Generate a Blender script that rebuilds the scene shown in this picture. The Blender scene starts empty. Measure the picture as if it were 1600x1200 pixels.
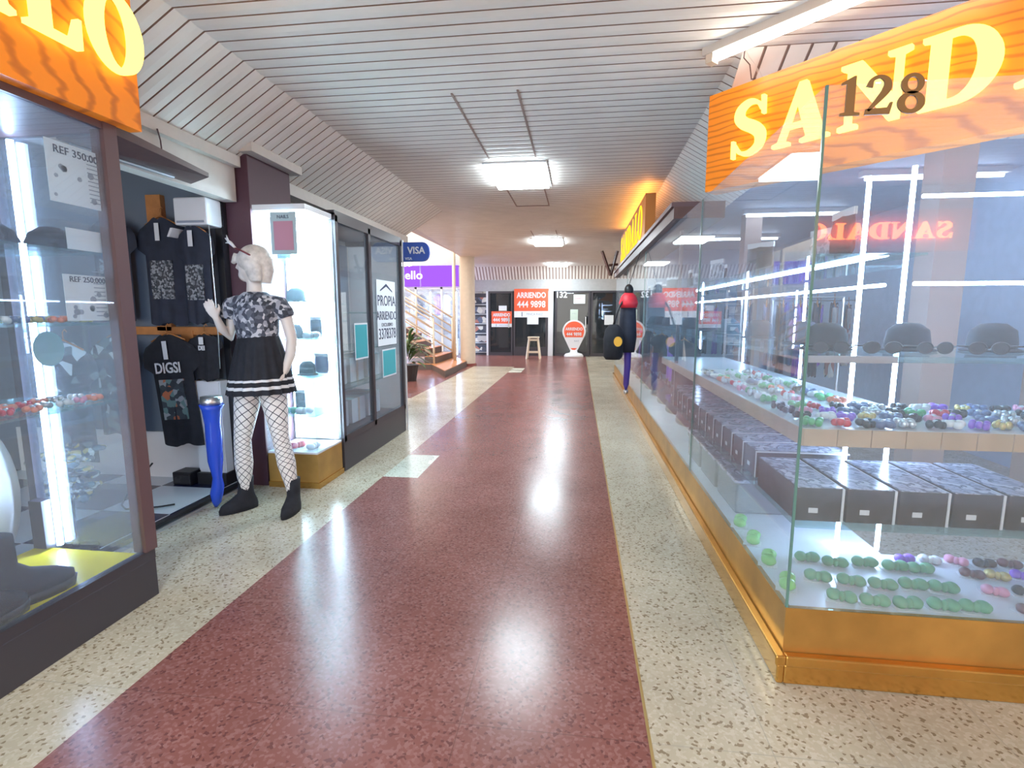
import bpy, bmesh, math, random
from mathutils import Vector, Matrix
random.seed(7)
R = math.radians
S = bpy.context.scene
COL = S.collection

# ------------------------------------------------------------------ camera
cd = bpy.data.cameras.new('camera'); cam = bpy.data.objects.new('camera', cd); COL.objects.link(cam)
cam.location = (0, 0, 1.35)
PITCH, YAW = math.atan(110 / 802.), R(7.32)
cam.rotation_euler = (R(90) - PITCH, 0, YAW)
cd.sensor_width = 36; cd.lens = 36 * 802 / 1600.; cd.clip_start = .05; cd.clip_end = 100
S.camera = cam
# ------------------------------------------------------------------ world, view
w = bpy.data.worlds.new('world'); S.world = w; w.use_nodes = True
w.node_tree.nodes['Background'].inputs[0].default_value = (1.0, .93, .84, 1)
w.node_tree.nodes['Background'].inputs[1].default_value = 2.0
S.view_settings.view_transform = 'Standard'; S.view_settings.look = 'None'
S.view_settings.exposure = 1.12; S.view_settings.gamma = 1; S.view_settings.use_curve_mapping = False
S.cycles.use_denoising = True
S.cycles.transparent_max_bounces = 32; S.cycles.max_bounces = 10; S.cycles.glossy_bounces = 5
S.cycles.sample_clamp_indirect = 6; S.cycles.caustics_reflective = False; S.cycles.caustics_refractive = False

# strengths of the real lamps of the place
PANEL_E, TUBE_E, LED_E, LETTER_E = 22, 9, 28, 1.7

# ------------------------------------------------------------------ materials
def nt(name):
    m = bpy.data.materials.new(name); m.use_nodes = True
    n = m.node_tree; return m, n, n.nodes['Principled BSDF']
def M(name, col, rough=.5, metal=0., em=None, es=0., var=0., scale=12, bump=0., alpha=1., trans=0.):
    m, n, p = nt(name)
    p.inputs['Base Color'].default_value = (*col, 1)
    p.inputs['Roughness'].default_value = rough; p.inputs['Metallic'].default_value = metal
    if em: p.inputs['Emission Color'].default_value = (*em, 1); p.inputs['Emission Strength'].default_value = es
    if trans: p.inputs['Transmission Weight'].default_value = trans
    if var or bump:
        tc = n.nodes.new('ShaderNodeTexCoord'); nz = n.nodes.new('ShaderNodeTexNoise')
        nz.inputs['Scale'].default_value = scale; nz.inputs['Detail'].default_value = 5
        n.links.new(tc.outputs['Object'], nz.inputs['Vector'])
        if var:
            r = n.nodes.new('ShaderNodeValToRGB')
            r.color_ramp.elements[0].position = .3; r.color_ramp.elements[1].position = .72
            r.color_ramp.elements[0].color = (*[c * (1 - var) for c in col], 1)
            r.color_ramp.elements[1].color = (*[min(1, c * (1 + var * .6)) for c in col], 1)
            n.links.new(nz.outputs['Fac'], r.inputs['Fac']); n.links.new(r.outputs['Color'], p.inputs['Base Color'])
        if bump:
            b = n.nodes.new('ShaderNodeBump'); b.inputs['Strength'].default_value = bump; b.inputs['Distance'].default_value = .01
            n.links.new(nz.outputs['Fac'], b.inputs['Height']); n.links.new(b.outputs['Normal'], p.inputs['Normal'])
    return m
def EM(name, col, s):
    m = bpy.data.materials.new(name); m.use_nodes = True; n = m.node_tree
    n.nodes.remove(n.nodes['Principled BSDF']); e = n.nodes.new('ShaderNodeEmission')
    e.inputs[0].default_value = (*col, 1); e.inputs[1].default_value = s
    n.links.new(e.outputs[0], n.nodes['Material Output'].inputs[0]); return m
def GLASS(name, tint=(.95, .98, 1.), ior=1.5, dust_haze=.05, rough=.0):
    m = bpy.data.materials.new(name); m.use_nodes = True; n = m.node_tree
    n.nodes.remove(n.nodes['Principled BSDF'])
    t = n.nodes.new('ShaderNodeBsdfTransparent'); t.inputs[0].default_value = (*tint, 1)
    g = n.nodes.new('ShaderNodeBsdfGlossy'); g.inputs['Roughness'].default_value = rough
    g.inputs['Color'].default_value = (1, 1, 1, 1)
    lw = n.nodes.new('ShaderNodeLayerWeight'); lw.inputs[0].default_value = .5
    pw = n.nodes.new('ShaderNodeMath'); pw.operation = 'POWER'; pw.inputs[1].default_value = 5; n.links.new(lw.outputs['Facing'], pw.inputs[0])
    f0 = ((ior - 1) / (ior + 1)) ** 2
    f = n.nodes.new('ShaderNodeMath'); f.operation = 'MULTIPLY_ADD'; f.inputs[1].default_value = .62 * (1 - f0); f.inputs[2].default_value = f0; n.links.new(pw.outputs[0], f.inputs[0])
    d = n.nodes.new('ShaderNodeBsdfDiffuse'); d.inputs[0].default_value = (.78, .88, 1, 1)
    mx0 = n.nodes.new('ShaderNodeMixShader'); mx0.inputs[0].default_value = dust_haze  # dust on the glass, with the bluish light haze also put into the shader
    tr = n.nodes.new('ShaderNodeBsdfTranslucent'); tr.inputs[0].default_value = (.78, .88, 1, 1)
    ad = n.nodes.new('ShaderNodeMixShader'); ad.inputs[0].default_value = .5
    mx = n.nodes.new('ShaderNodeMixShader')
    n.links.new(d.outputs[0], ad.inputs[1]); n.links.new(tr.outputs[0], ad.inputs[2])
    n.links.new(t.outputs[0], mx0.inputs[1]); n.links.new(ad.outputs[0], mx0.inputs[2])
    n.links.new(f.outputs[0], mx.inputs[0]); n.links.new(mx0.outputs[0], mx.inputs[1]); n.links.new(g.outputs[0], mx.inputs[2])
    n.links.new(mx.outputs[0], n.nodes['Material Output'].inputs[0]); return m
def TERRAZZO(name, base, chips, dark, joint, sx=.6, sy=.6, ox=0., oy=0., rough=.2):
    m, n, p = nt(name); N = n.nodes.new; L = n.links.new
    tc = N('ShaderNodeTexCoord')
    v = N('ShaderNodeTexVoronoi'); v.voronoi_dimensions = '2D'; v.inputs['Scale'].default_value = 105; L(tc.outputs['Object'], v.inputs['Vector'])
    sep = N('ShaderNodeSeparateColor'); L(v.outputs['Color'], sep.inputs[0])
    r = N('ShaderNodeValToRGB'); r.color_ramp.interpolation = 'CONSTANT'
    e = r.color_ramp.elements; e[0].position = 0; e[0].color = (*dark, 1); e[1].position = .10; e[1].color = (*base, 1)
    x = e.new(.62); x.color = (*chips, 1); x = e.new(.8); x.color = (*[.5 * (a + b) for a, b in zip(base, chips)], 1)
    L(sep.outputs[0], r.inputs[0])
    nz = N('ShaderNodeTexNoise'); nz.inputs['Scale'].default_value = 2.2; nz.inputs['Detail'].default_value = 3; L(tc.outputs['Object'], nz.inputs['Vector'])
    mp = N('ShaderNodeMapRange'); mp.inputs[1].default_value = .3; mp.inputs[2].default_value = .7; mp.inputs[3].default_value = .86; mp.inputs[4].default_value = 1.08
    L(nz.outputs['Fac'], mp.inputs[0])
    mul = N('ShaderNodeVectorMath'); mul.operation = 'SCALE'; L(r.outputs[0], mul.inputs[0]); L(mp.outputs[0], mul.inputs['Scale'])
    # thin divider joints on a grid
    sx_ = N('ShaderNodeSeparateXYZ'); L(tc.outputs['Object'], sx_.inputs[0])
    outs = []
    for ax, s, o in (('X', sx, ox), ('Y', sy, oy)):
        a = N('ShaderNodeMath'); a.operation = 'ADD'; a.inputs[1].default_value = 100 * s - o; L(sx_.outputs[ax], a.inputs[0])
        b = N('ShaderNodeMath'); b.operation = 'MODULO'; b.inputs[1].default_value = s; L(a.outputs[0], b.inputs[0])
        c = N('ShaderNodeMath'); c.operation = 'LESS_THAN'; c.inputs[1].default_value = .004; L(b.outputs[0], c.inputs[0]); outs.append(c)
    mx_ = N('ShaderNodeMath'); mx_.operation = 'MAXIMUM'; L(outs[0].outputs[0], mx_.inputs[0]); L(outs[1].outputs[0], mx_.inputs[1])
    k = N('ShaderNodeMath'); k.operation = 'MULTIPLY'; k.inputs[1].default_value = .55; L(mx_.outputs[0], k.inputs[0])
    mix = N('ShaderNodeMix'); mix.data_type = 'RGBA'; L(k.outputs[0], mix.inputs[0]); L(mul.outputs[0], mix.inputs[6]); mix.inputs[7].default_value = (*joint, 1)
    L(mix.outputs[2], p.inputs['Base Color'])
    rr = N('ShaderNodeMapRange'); rr.inputs[3].default_value = rough - .05; rr.inputs[4].default_value = rough + .09; L(nz.outputs['Fac'], rr.inputs[0]); L(rr.outputs[0], p.inputs['Roughness'])
    p.inputs['Specular IOR Level'].default_value = .32
    return m
def WOODSIGN(name, a, b):
    m, n, p = nt(name); N = n.nodes.new; L = n.links.new
    tc = N('ShaderNodeTexCoord'); mp = N('ShaderNodeMapping'); mp.inputs['Scale'].default_value = (1.2, 1.2, 4.5); L(tc.outputs['Object'], mp.inputs[0])
    w_ = N('ShaderNodeTexWave'); w_.wave_type = 'RINGS'; w_.inputs['Scale'].default_value = 2.0; w_.inputs['Distortion'].default_value = 5; w_.inputs['Detail'].default_value = 2; w_.inputs['Detail Scale'].default_value = 1.4
    L(mp.outputs[0], w_.inputs['Vector'])
    r = N('ShaderNodeValToRGB'); r.color_ramp.elements[0].color = (*b, 1); r.color_ramp.elements[0].position = .0
    r.color_ramp.elements[1].color = (*a, 1); r.color_ramp.elements[1].position = .35; L(w_.outputs['Fac'], r.inputs[0]); L(r.outputs[0], p.inputs['Base Color'])
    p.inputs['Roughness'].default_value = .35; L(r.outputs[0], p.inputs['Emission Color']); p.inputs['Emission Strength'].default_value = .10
    return m
def FISHNET(name):
    m, n, p = nt(name); N = n.nodes.new; L = n.links.new
    uv = N('ShaderNodeUVMap'); sp = N('ShaderNodeSeparateXYZ'); L(uv.outputs[0], sp.inputs[0]); o = []
    for sg in (1, -1):
        k = N('ShaderNodeMath'); k.operation = 'MULTIPLY'; k.inputs[1].default_value = sg; L(sp.outputs['Y'], k.inputs[0])
        a = N('ShaderNodeMath'); a.operation = 'ADD'; L(sp.outputs['X'], a.inputs[0]); L(k.outputs[0], a.inputs[1])
        f = N('ShaderNodeMath'); f.operation = 'FRACT'; L(a.outputs[0], f.inputs[0])
        l = N('ShaderNodeMath'); l.operation = 'LESS_THAN'; l.inputs[1].default_value = .12; L(f.outputs[0], l.inputs[0]); o.append(l)
    x = N('ShaderNodeMath'); x.operation = 'MAXIMUM'; L(o[0].outputs[0], x.inputs[0]); L(o[1].outputs[0], x.inputs[1])
    mix = N('ShaderNodeMix'); mix.data_type = 'RGBA'; L(x.outputs[0], mix.inputs[0]); mix.inputs[6].default_value = (.78, .76, .74, 1); mix.inputs[7].default_value = (.05, .05, .07, 1)
    L(mix.outputs[2], p.inputs['Base Color']); p.inputs['Roughness'].default_value = .45; return m
def PATTERN(name, cols, scale=18, kind='vor', rough=.7):
    m, n, p = nt(name); N = n.nodes.new; L = n.links.new
    tc = N('ShaderNodeTexCoord')
    if kind == 'vor':
        t = N('ShaderNodeTexVoronoi'); t.inputs['Scale'].default_value = scale; s = N('ShaderNodeSeparateColor'); L(t.outputs['Color'], s.inputs[0]); out = s.outputs[0]
    else:
        t = N('ShaderNodeTexNoise'); t.inputs['Scale'].default_value = scale; t.inputs['Detail'].default_value = 3
        mr = N('ShaderNodeMapRange'); mr.inputs[1].default_value = .35; mr.inputs[2].default_value = .65; L(t.outputs['Fac'], mr.inputs[0]); out = mr.outputs[0]
    L(tc.outputs['Object'], t.inputs['Vector'])
    r = N('ShaderNodeValToRGB'); r.color_ramp.interpolation = 'CONSTANT'
    e = r.color_ramp.elements; e[0].color = (*cols[0], 1)
    e[1].position = 1. / len(cols); e[1].color = (*cols[1], 1)
    for i, c in enumerate(cols[2:], 2): x = e.new(i / len(cols)); x.color = (*c, 1)
    L(out, r.inputs[0]); L(r.outputs[0], p.inputs['Base Color']); p.inputs['Roughness'].default_value = rough; return m
def CHECKER(name, a, b, size, ox, oy):
    m, n, p = nt(name); N = n.nodes.new; L = n.links.new
    tc = N('ShaderNodeTexCoord'); mp = N('ShaderNodeMapping'); mp.inputs['Location'].default_value = (ox, oy, .013); L(tc.outputs['Object'], mp.inputs[0])
    c = N('ShaderNodeTexChecker'); c.inputs['Color1'].default_value = (*a, 1); c.inputs['Color2'].default_value = (*b, 1); c.inputs['Scale'].default_value = 1 / size
    L(mp.outputs[0], c.inputs[0]); L(c.outputs[0], p.inputs['Base Color']); p.inputs['Roughness'].default_value = .15; return m

m_cream = TERRAZZO('cream_terrazzo', (.50, .435, .33), (.57, .51, .41), (.28, .22, .15), (.35, .32, .27), .37, 1.2, .25, .3, .215)
m_tile = TERRAZZO('pale_terrazzo', (.60, .62, .52), (.66, .66, .58), (.40, .38, .30), (.5, .5, .42), 50, 50, .25, .3, .25)
m_red = TERRAZZO('red_terrazzo', (.235, .088, .076), (.29, .135, .12), (.15, .055, .05), (.12, .05, .045), .62, 1.2, .25, .3, .215)
m_brassline = M('brass_strip', (.55, .38, .15), .35, .8)
m_ceil = M('painted_slats', (.82, .77, .71), .55, var=.07, scale=3)
m_groove = M('slat_gap', (.34, .24, .20), .8)
m_white = M('cream_paint', (.62, .56, .51), .6, var=.05)
m_wall = M('grey_paint', (.42, .42, .42), .7, var=.06)
m_beige = M('beige_paint', (.66, .56, .46), .6, var=.05)
m_maroon = M('brown_maroon_paint', (.085, .035, .05), .6)
m_frame = M('dark_frame_paint', (.045, .04, .05), .35)
m_framebrown = M('brown_frame_paint', (.12, .07, .075), .4)
m_header = M('brown_header', (.10, .05, .045), .4, var=.2)
m_gold = M('gold_anodised_metal', (.50, .28, .075), .38, .6, var=.28, scale=4, bump=.05)
m_goldrail = M('gold_rail_metal', (.66, .38, .10), .22, .85, var=.15, scale=5)
m_glass = GLASS('clear_glass', (.93, .97, 1.), dust_haze=.085)
m_glassdark = GLASS('tinted_glass', (.55, .58, .62), 1.5, .01)
m_glassshelf = GLASS('glass_shelf', (.72, .88, .86), 1.45, .07)
m_glassedge = M('green_glass_edge', (.10, .22, .20), .2)
m_led = EM('led_tube_light', (.50, .68, 1.0), LED_E)
m_ledbig = EM('led_box_light', (.66, .87, 1.0), 42)
m_panel = EM('ceiling_panel_light', (.78, .93, 1.0), PANEL_E)
m_tube = EM('fluorescent_light', (1., .95, .88), TUBE_E)
m_letter = EM('yellow_lit_letter', (1.0, .74, .12), LETTER_E)
m_letteredge = EM('orange_lit_letter_edge', (1.0, .30, .01), 2.2)
m_board = WOODSIGN('orange_wood_grain_sign', (.80, .235, .012), (.50, .13, .01))
m_orangeglow = EM('added_orange_glow', (1, .36, .04), 5)  # for the strip added to throw orange light on the ceiling
m_black = M('black_plastic', (.012, .012, .016), .4)
m_blackcloth = M('black_cloth', (.014, .015, .022), .85, var=.3, scale=20, bump=.3)
m_navycloth = M('navy_cloth', (.02, .025, .045), .8, var=.3)
m_deck = M('white_laminate', (.72, .74, .78), .25)
m_whiteplastic = M('white_plastic', (.72, .72, .74), .4)
m_steel = M('brushed_steel', (.6, .6, .62), .3, .9)
m_yellow = M('yellow_vinyl', (.80, .62, .03), .22, var=.08)
m_paper = M('white_paper', (.70, .74, .78), .7)
m_ink = M('dark_ink', (.04, .05, .1), .7)
m_inkgrey = M('grey_ink', (.3, .33, .4), .7)
m_orange = M('orange_print', (.80, .11, .045), .5)
m_red2 = M('red_print', (.7, .03, .05), .5)
m_skin = M('mannequin_white', (.70, .63, .58), .35)
m_silver = M('silver_hair', (.66, .62, .58), .4, var=.25, scale=30, bump=.6)
m_whitetrim = M('white_trim', (.68, .68, .70), .6)
m_top = PATTERN('grey_patterned_knit', [(.03, .035, .05), (.10, .11, .14), (.3, .31, .36), (.05, .055, .08), (.5, .5, .54)], 45)
m_fish = FISHNET('fishnet_on_white')
m_blue = M('blue_gloss_plastic', (.03, .09, .62), .15)
m_purple = M('purple_tights', (.09, .05, .36), .5)
m_tile_edge = M('wood_shelf_edge', (.50, .38, .29), .5, var=.12)
m_greybox = PATTERN('scuffed_black_card', [(.012, .012, .016), (.03, .03, .036), (.016, .016, .02)], 9, 'noise', .45)
m_boxtop = PATTERN('creased_plastic_wrap', [(.28, .30, .36), (.42, .45, .52), (.18, .2, .25), (.55, .58, .65)], 14, 'noise', .2)
m_tan = M('tan_wood', (.50, .20, .06), .5, var=.2)
m_leaf = M('plant_leaf', (.09, .16, .05), .5, var=.4, scale=30)
m_pot = M('dark_pot', (.05, .04, .04), .6)
m_rail = M('cream_rail_paint', (.68, .60, .48), .4)
m_step = M('dark_step', (.10, .075, .07), .6)
m_tread = M('orange_brown_tread', (.52, .22, .09), .35)
m_purplesign = EM('purple_backlit_sign', (.30, .09, .85), .7)
m_signtext = EM('white_lit_text', (.9, .8, 1), 1.2)
m_visa = M('royal_blue_sign', (.03, .08, .36), .35)
m_checker = CHECKER('checker_vinyl', (.62, .66, .70), (.015, .02, .06), .50, .63, .10)

# ------------------------------------------------------------------ mesh helpers
def link(name, me, mat=None, parent=None, smooth=False):
    o = bpy.data.objects.new(name, me); COL.objects.link(o)
    if mat is not None and not me.materials: me.materials.append(mat)
    if smooth:
        for p in me.polygons: p.use_smooth = True
    if parent is not None: o.parent = parent
    return o
class B:
    def __init__(s): s.v = []; s.f = []; s.m = []; s.mats = []
    def mi(s, mat):
        if mat is None: return 0
        if mat not in s.mats: s.mats.append(mat)
        return s.mats.index(mat)
    def add(s, vs, fs, mat=None, T=None):
        k = len(s.v); s.v += [tuple(T @ Vector(v)) if T else tuple(v) for v in vs]
        i = s.mi(mat)
        for f in fs: s.f.append([k + a for a in f]); s.m.append(i)
        return s
    def box(s, a, b, mat=None, T=None):
        x0, y0, z0 = [min(p, q) for p, q in zip(a, b)]; x1, y1, z1 = [max(p, q) for p, q in zip(a, b)]
        return s.add([(x0, y0, z0), (x1, y0, z0), (x1, y1, z0), (x0, y1, z0), (x0, y0, z1), (x1, y0, z1), (x1, y1, z1), (x0, y1, z1)],
                     [(0, 3, 2, 1), (4, 5, 6, 7), (0, 1, 5, 4), (1, 2, 6, 5), (2, 3, 7, 6), (3, 0, 4, 7)], mat, T)
    def prism(s, pts, z0, z1, mat=None, T=None):
        n = len(pts)
        return s.add([(x, y, z0) for x, y in pts] + [(x, y, z1) for x, y in pts],
                     [tuple(reversed(range(n))), tuple(range(n, 2 * n))] + [(i, (i + 1) % n, n + (i + 1) % n, n + i) for i in range(n)], mat, T)
    def loft(s, rings, mat=None, cap=True, T=None):
        n = len(rings[0]); vs = [p for r in rings for p in r]; fs = []
        for i in range(len(rings) - 1):
            for j in range(n):
                fs.append((i * n + j, i * n + (j + 1) % n, (i + 1) * n + (j + 1) % n, (i + 1) * n + j))
        if cap: fs.append(tuple(reversed(range(n)))); fs.append(tuple(range((len(rings) - 1) * n, len(rings) * n)))
        return s.add(vs, fs, mat, T)
    def tube(s, pts, rad, n=10, mat=None, T=None, cap=True):
        pts = [Vector(p) for p in pts]; rs = rad if isinstance(rad, (list, tuple)) else [rad] * len(pts); rings = []
        ref = None
        for i, p in enumerate(pts):
            d = (pts[min(i + 1, len(pts) - 1)] - pts[max(i - 1, 0)]).normalized()
            if ref is None: ref = Vector((0, 0, 1)) if abs(d.z) < .9 else Vector((0, 1, 0))
            u = d.cross(ref).normalized(); v = u.cross(d).normalized(); ref = v
            r = rs[i]; rx, ry = r if isinstance(r, (tuple, list)) else (r, r)
            rings.append([tuple(p + u * math.cos(2 * math.pi * k / n) * rx + v * math.sin(2 * math.pi * k / n) * ry) for k in range(n)])
        return s.loft(rings, mat, cap, T)
    def lathe(s, prof, c=(0, 0, 0), n=20, mat=None, T=None):
        return s.loft([[(c[0] + r * math.cos(2 * math.pi * k / n), c[1] + r * math.sin(2 * math.pi * k / n), c[2] + z) for k in range(n)] for r, z in prof], mat, True, T)
    def ball(s, c, r, mat=None, n=12, T=None):
        rx, ry, rz = r if isinstance(r, (tuple, list)) else (r, r, r)
        rings = []
        for i in range(1, n):
            a = math.pi * i / n
            rings.append([(c[0] + rx * math.sin(a) * math.cos(2 * math.pi * k / n), c[1] + ry * math.sin(a) * math.sin(2 * math.pi * k / n), c[2] - rz * math.cos(a)) for k in range(n)])
        return s.loft(rings, mat, True, T)
    def mesh(s, name='m'):
        me = bpy.data.meshes.new(name); me.from_pydata(s.v, [], s.f)
        for m in s.mats: me.materials.append(m)
        if s.mats: me.polygons.foreach_set('material_index', s.m)
        me.update(); return me
    def obj(s, name, mat=None, parent=None, smooth=False, bevel=0):
        o = link(name, s.mesh(name), mat, parent, smooth)
        if bevel:
            b = o.modifiers.new('b', 'BEVEL'); b.width = bevel; b.segments = 2; b.limit_method = 'ANGLE'
        return o
def tag(o, label=None, cat=None, group=None, kind=None):
    if label: o['label'] = label
    if cat: o['category'] = cat
    if group: o['group'] = group
    if kind: o['kind'] = kind
    return o
def thing(name, label, cat, loc=(0, 0, 0), group=None, rz=0):
    o = bpy.data.objects.new(name, None); COL.objects.link(o); o.location = loc; o.rotation_euler.z = rz
    o.empty_display_size = .1
    return tag(o, label, cat, group)
def struct(o): o['kind'] = 'structure'; return o
def dup(root, loc=None, rz=None, label=None, group=None, scale=None):
    r = root.copy(); COL.objects.link(r)
    if loc is not None: r.location = loc
    if rz is not None: r.rotation_euler.z = rz
    if scale is not None: r.scale = (scale,) * 3 if not isinstance(scale, tuple) else scale
    if label: r['label'] = label
    if group: r['group'] = group
    for ch in list(root.children):
        c = ch.copy(); COL.objects.link(c); c.parent = r
        for g in ch.children:
            d = g.copy(); COL.objects.link(d); d.parent = c
    return r
ORD = ['first', 'second', 'third', 'fourth', 'fifth', 'sixth', 'seventh', 'eighth', 'ninth', 'tenth', 'eleventh', 'twelfth', 'thirteenth', 'fourteenth']
def flat(polys, depth):
    """filled 2D outline(s) with holes -> mesh in the XY plane, thickness depth along Z (centred)"""
    c = bpy.data.curves.new('c', 'CURVE'); c.dimensions = '2D'; c.fill_mode = 'BOTH'; c.extrude = depth / 2
    for pts in polys:
        sp = c.splines.new('POLY'); sp.points.add(len(pts) - 1); sp.use_cyclic_u = True
        for i, (x, y) in enumerate(pts): sp.points[i].co = (x, y, 0, 1)
    o = bpy.data.objects.new('tmp', c); me = bpy.data.meshes.new_from_object(o)
    bpy.data.objects.remove(o); return me
def text_mesh(txt, size, depth=.004, align='CENTER', bold=0.):
    c = bpy.data.curves.new('t', 'FONT'); c.body = txt; c.size = size; c.extrude = depth / 2; c.align_x = align; c.align_y = 'CENTER'; c.offset = bold
    c.resolution_u = 3
    o = bpy.data.objects.new('tmp', c); me = bpy.data.meshes.new_from_object(o)
    bpy.data.objects.remove(o); return me
def facing(loc, right, up=(0, 0, 1)):
    """matrix whose local X is 'right' as read, local Y is up, local Z towards the reader"""
    r = Vector(right).normalized(); u = Vector(up).normalized(); z = r.cross(u)
    m = Matrix((r, u, z)).transposed().to_4x4(); m.translation = Vector(loc); return m
def merge(meshes, T):
    b = B()
    for me, off in meshes:
        t = T @ Matrix.Translation(off)
        b.add([v.co.copy() for v in me.vertices], [tuple(p.vertices) for p in me.polygons], None, t)
    return b
def words(txt, size, loc, right, mat, parent, name='lettering', depth=.004, sx=1., bold=0.):
    me = text_mesh(txt, size, depth, bold=bold)
    b = B(); T = facing(loc, right) @ Matrix.Diagonal((sx, 1, 1, 1))
    b.add([v.co.copy() for v in me.vertices], [tuple(p.vertices) for p in me.polygons], None, T)
    return b.obj(name, mat, parent)
# a point seen in the photo, on a horizontal plane, a wall plane or a cross plane
FW = Vector((-math.sin(YAW) * math.cos(PITCH), math.cos(YAW) * math.cos(PITCH), -math.sin(PITCH)))
RT = Vector((math.cos(YAW), math.sin(YAW), 0)); UP = RT.cross(FW); EYE = Vector((0, 0, 1.35))
def ray(u, v): return FW * 802 + RT * (u - 800) - UP * (v - 600)
def onz(u, v, z=0.): d = ray(u, v); return EYE + d * ((z - 1.35) / d.z)
def onx(u, v, x): d = ray(u, v); return EYE + d * (x / d.x)
def ony(u, v, y): d = ray(u, v); return EYE + d * (y / d.y)

# ================================================================== SETTING
# floor: cream terrazzo with a red band, paler inset slabs
fl = B()
def rect(x0, x1, y0, y1, mat, z=0.): fl.add([(x0, y0, z), (x1, y0, z), (x1, y1, z), (x0, y1, z)], [(0, 1, 2, 3)], mat)
XL, XR = -1.60, .25
rect(-12, -2.66, -6, 7.9, m_cream); rect(-12, -2.66, 7.9, 18, m_red)
rect(-2.66, XL, -6, 13.0, m_cream); rect(-2.66, XL, 13.0, 18, m_red)
rect(XL, -1.30, -6, 3.98, m_red); rect(XL, -1.30, 3.98, 4.66, m_tile); rect(XL, -1.30, 4.66, 11.7, m_red); rect(XL, -1.30, 11.7, 12.7, m_tile); rect(XL, -1.30, 12.7, 18, m_red)
rect(-1.30, XR, -6, 18, m_red)
rect(XR, 9, -6, 18, m_cream)
struct(fl.obj('floor'))
struct(B().box((XR - .006, -6, 0), (XR + .004, 16.5, .0012)).obj('trim_1', m_brassline))
# ceiling of narrow slats with dark gaps, running across the corridor
CZ, PIT, GAP = 2.8, .105, .011
ce = B()
def slat_strip(fn, y0, y1):
    """fn(y) -> list of cross points (left to right) of the ceiling at y"""
    n = int(round((y1 - y0) / PIT))
    for i in range(n):
        a, b, c = y0 + i * PIT, y0 + i * PIT + PIT - GAP, y0 + (i + 1) * PIT
        A, Bq, Cq = fn(a), fn(b), fn(c)
        for k in range(len(A) - 1):
            up = lambda P, h: [(p[0], p[1], p[2] + h) for p in P]
            mid = [tuple((p[j] + q[j]) / 2 for j in range(3)) for p, q in zip(A, Bq)]; mid = [(p[0], p[1], p[2] - .004) for p in mid]
            for P, Q in ((A, mid), (mid, Bq)):
                ce.add([P[k], P[k + 1], Q[k + 1], Q[k]], [(3, 2, 1, 0)], m_ceil)
            D, E = up(Bq, .012), up(Cq, .012)
            ce.add([Bq[k], Bq[k + 1], D[k + 1], D[k]], [(3, 2, 1, 0)], m_groove)
            ce.add([D[k], D[k + 1], E[k + 1], E[k]], [(3, 2, 1, 0)], m_groove)
            ce.add([E[k], E[k + 1], Cq[k + 1], Cq[k]], [(3, 2, 1, 0)], m_groove)
EL, SL, SZ = -1.95, -2.52, 2.45
ER = .86
y_split = 3.19
def sec1(y): return [(SL, y, SZ), (EL, y, CZ), (ER, y, CZ), (7.5, y, CZ)]
n1 = round((y_split + 5.1) / PIT)
Y0 = y_split - n1 * PIT
slat_strip(sec1, Y0, y_split)
y2 = y_split + 40 * PIT
slat_strip(lambda y: [(SL, y, SZ), (EL, y, CZ), (ER + (y - y_split) * .02, y, CZ), (1.45 + (y - y_split) * .02, y, SZ)], y_split + 6 * PIT, y2)
slat_strip(lambda y: [(SL, y, SZ), (EL, y, CZ), (ER + (y - y_split) * .02, y, CZ), (ER + (y - y_split) + .02, y, max(SZ, CZ - (y - y_split) * .56))], y_split, y_split + 6 * PIT)
y3 = y2 + 84 * PIT
slat_strip(lambda y: [(-2.72 - max(0, (y - 7.4)) * .055, y, CZ), (ER + .08, y, CZ), (1.55, y, SZ)], y2, y3)
# hipped part over the front of the right shop: slats running down, away from the cross corridor
for i in range(46):
    x0 = ER + .02 + i * PIT * 1.15; x1 = x0 + PIT * 1.15 - .016
    ce.add([(x0, y_split, CZ), (x1, y_split, CZ), (x1, y_split + .63, SZ), (x0, y_split + .63, SZ)], [(0, 1, 2, 3)], m_ceil)
    ce.add([(x1, y_split, CZ + .01), (x1 + .016, y_split, CZ + .01), (x1 + .016, y_split + .63, SZ + .01), (x1, y_split + .63, SZ + .01)], [(0, 1, 2, 3)], m_groove)
# far valance, sloping down to the end wall
for i in range(52):
    x0 = -3.6 + i * .1; 
    ce.add([(x0, y3, CZ), (x0 + .062, y3, CZ), (x0 + .062, y3 + .35, 2.42), (x0, y3 + .35, 2.42)], [(0, 1, 2, 3)], m_ceil)
    ce.add([(x0 + .062, y3, CZ + .01), (x0 + .1, y3, CZ + .01), (x0 + .1, y3 + .35, 2.43), (x0 + .062, y3 + .35, 2.43)], [(0, 1, 2, 3)], m_groove)
# slab above the slats
ce.box((-3.1, y2, CZ + .05), (7.5, 18, CZ + .3), m_white); ce.box((-6, Y0, CZ + .05), (7.5, y2, CZ + .3), m_white)
struct(ce.obj('ceiling'))
FARY = y3 + .35
# end wall above the far shopfronts
struct(B().box((-3.35, FARY, 2.06), (4.5, FARY + .12, 2.42), m_wall).box((-2.95, FARY, 2.42), (4.5, FARY + .12, 2.86), m_wall).obj('wall_far'))
struct(B().box((-3.4, FARY + 1.6, 0), (4.5, FARY + 1.7, 3.2)).obj('wall_back', m_wall))
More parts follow.
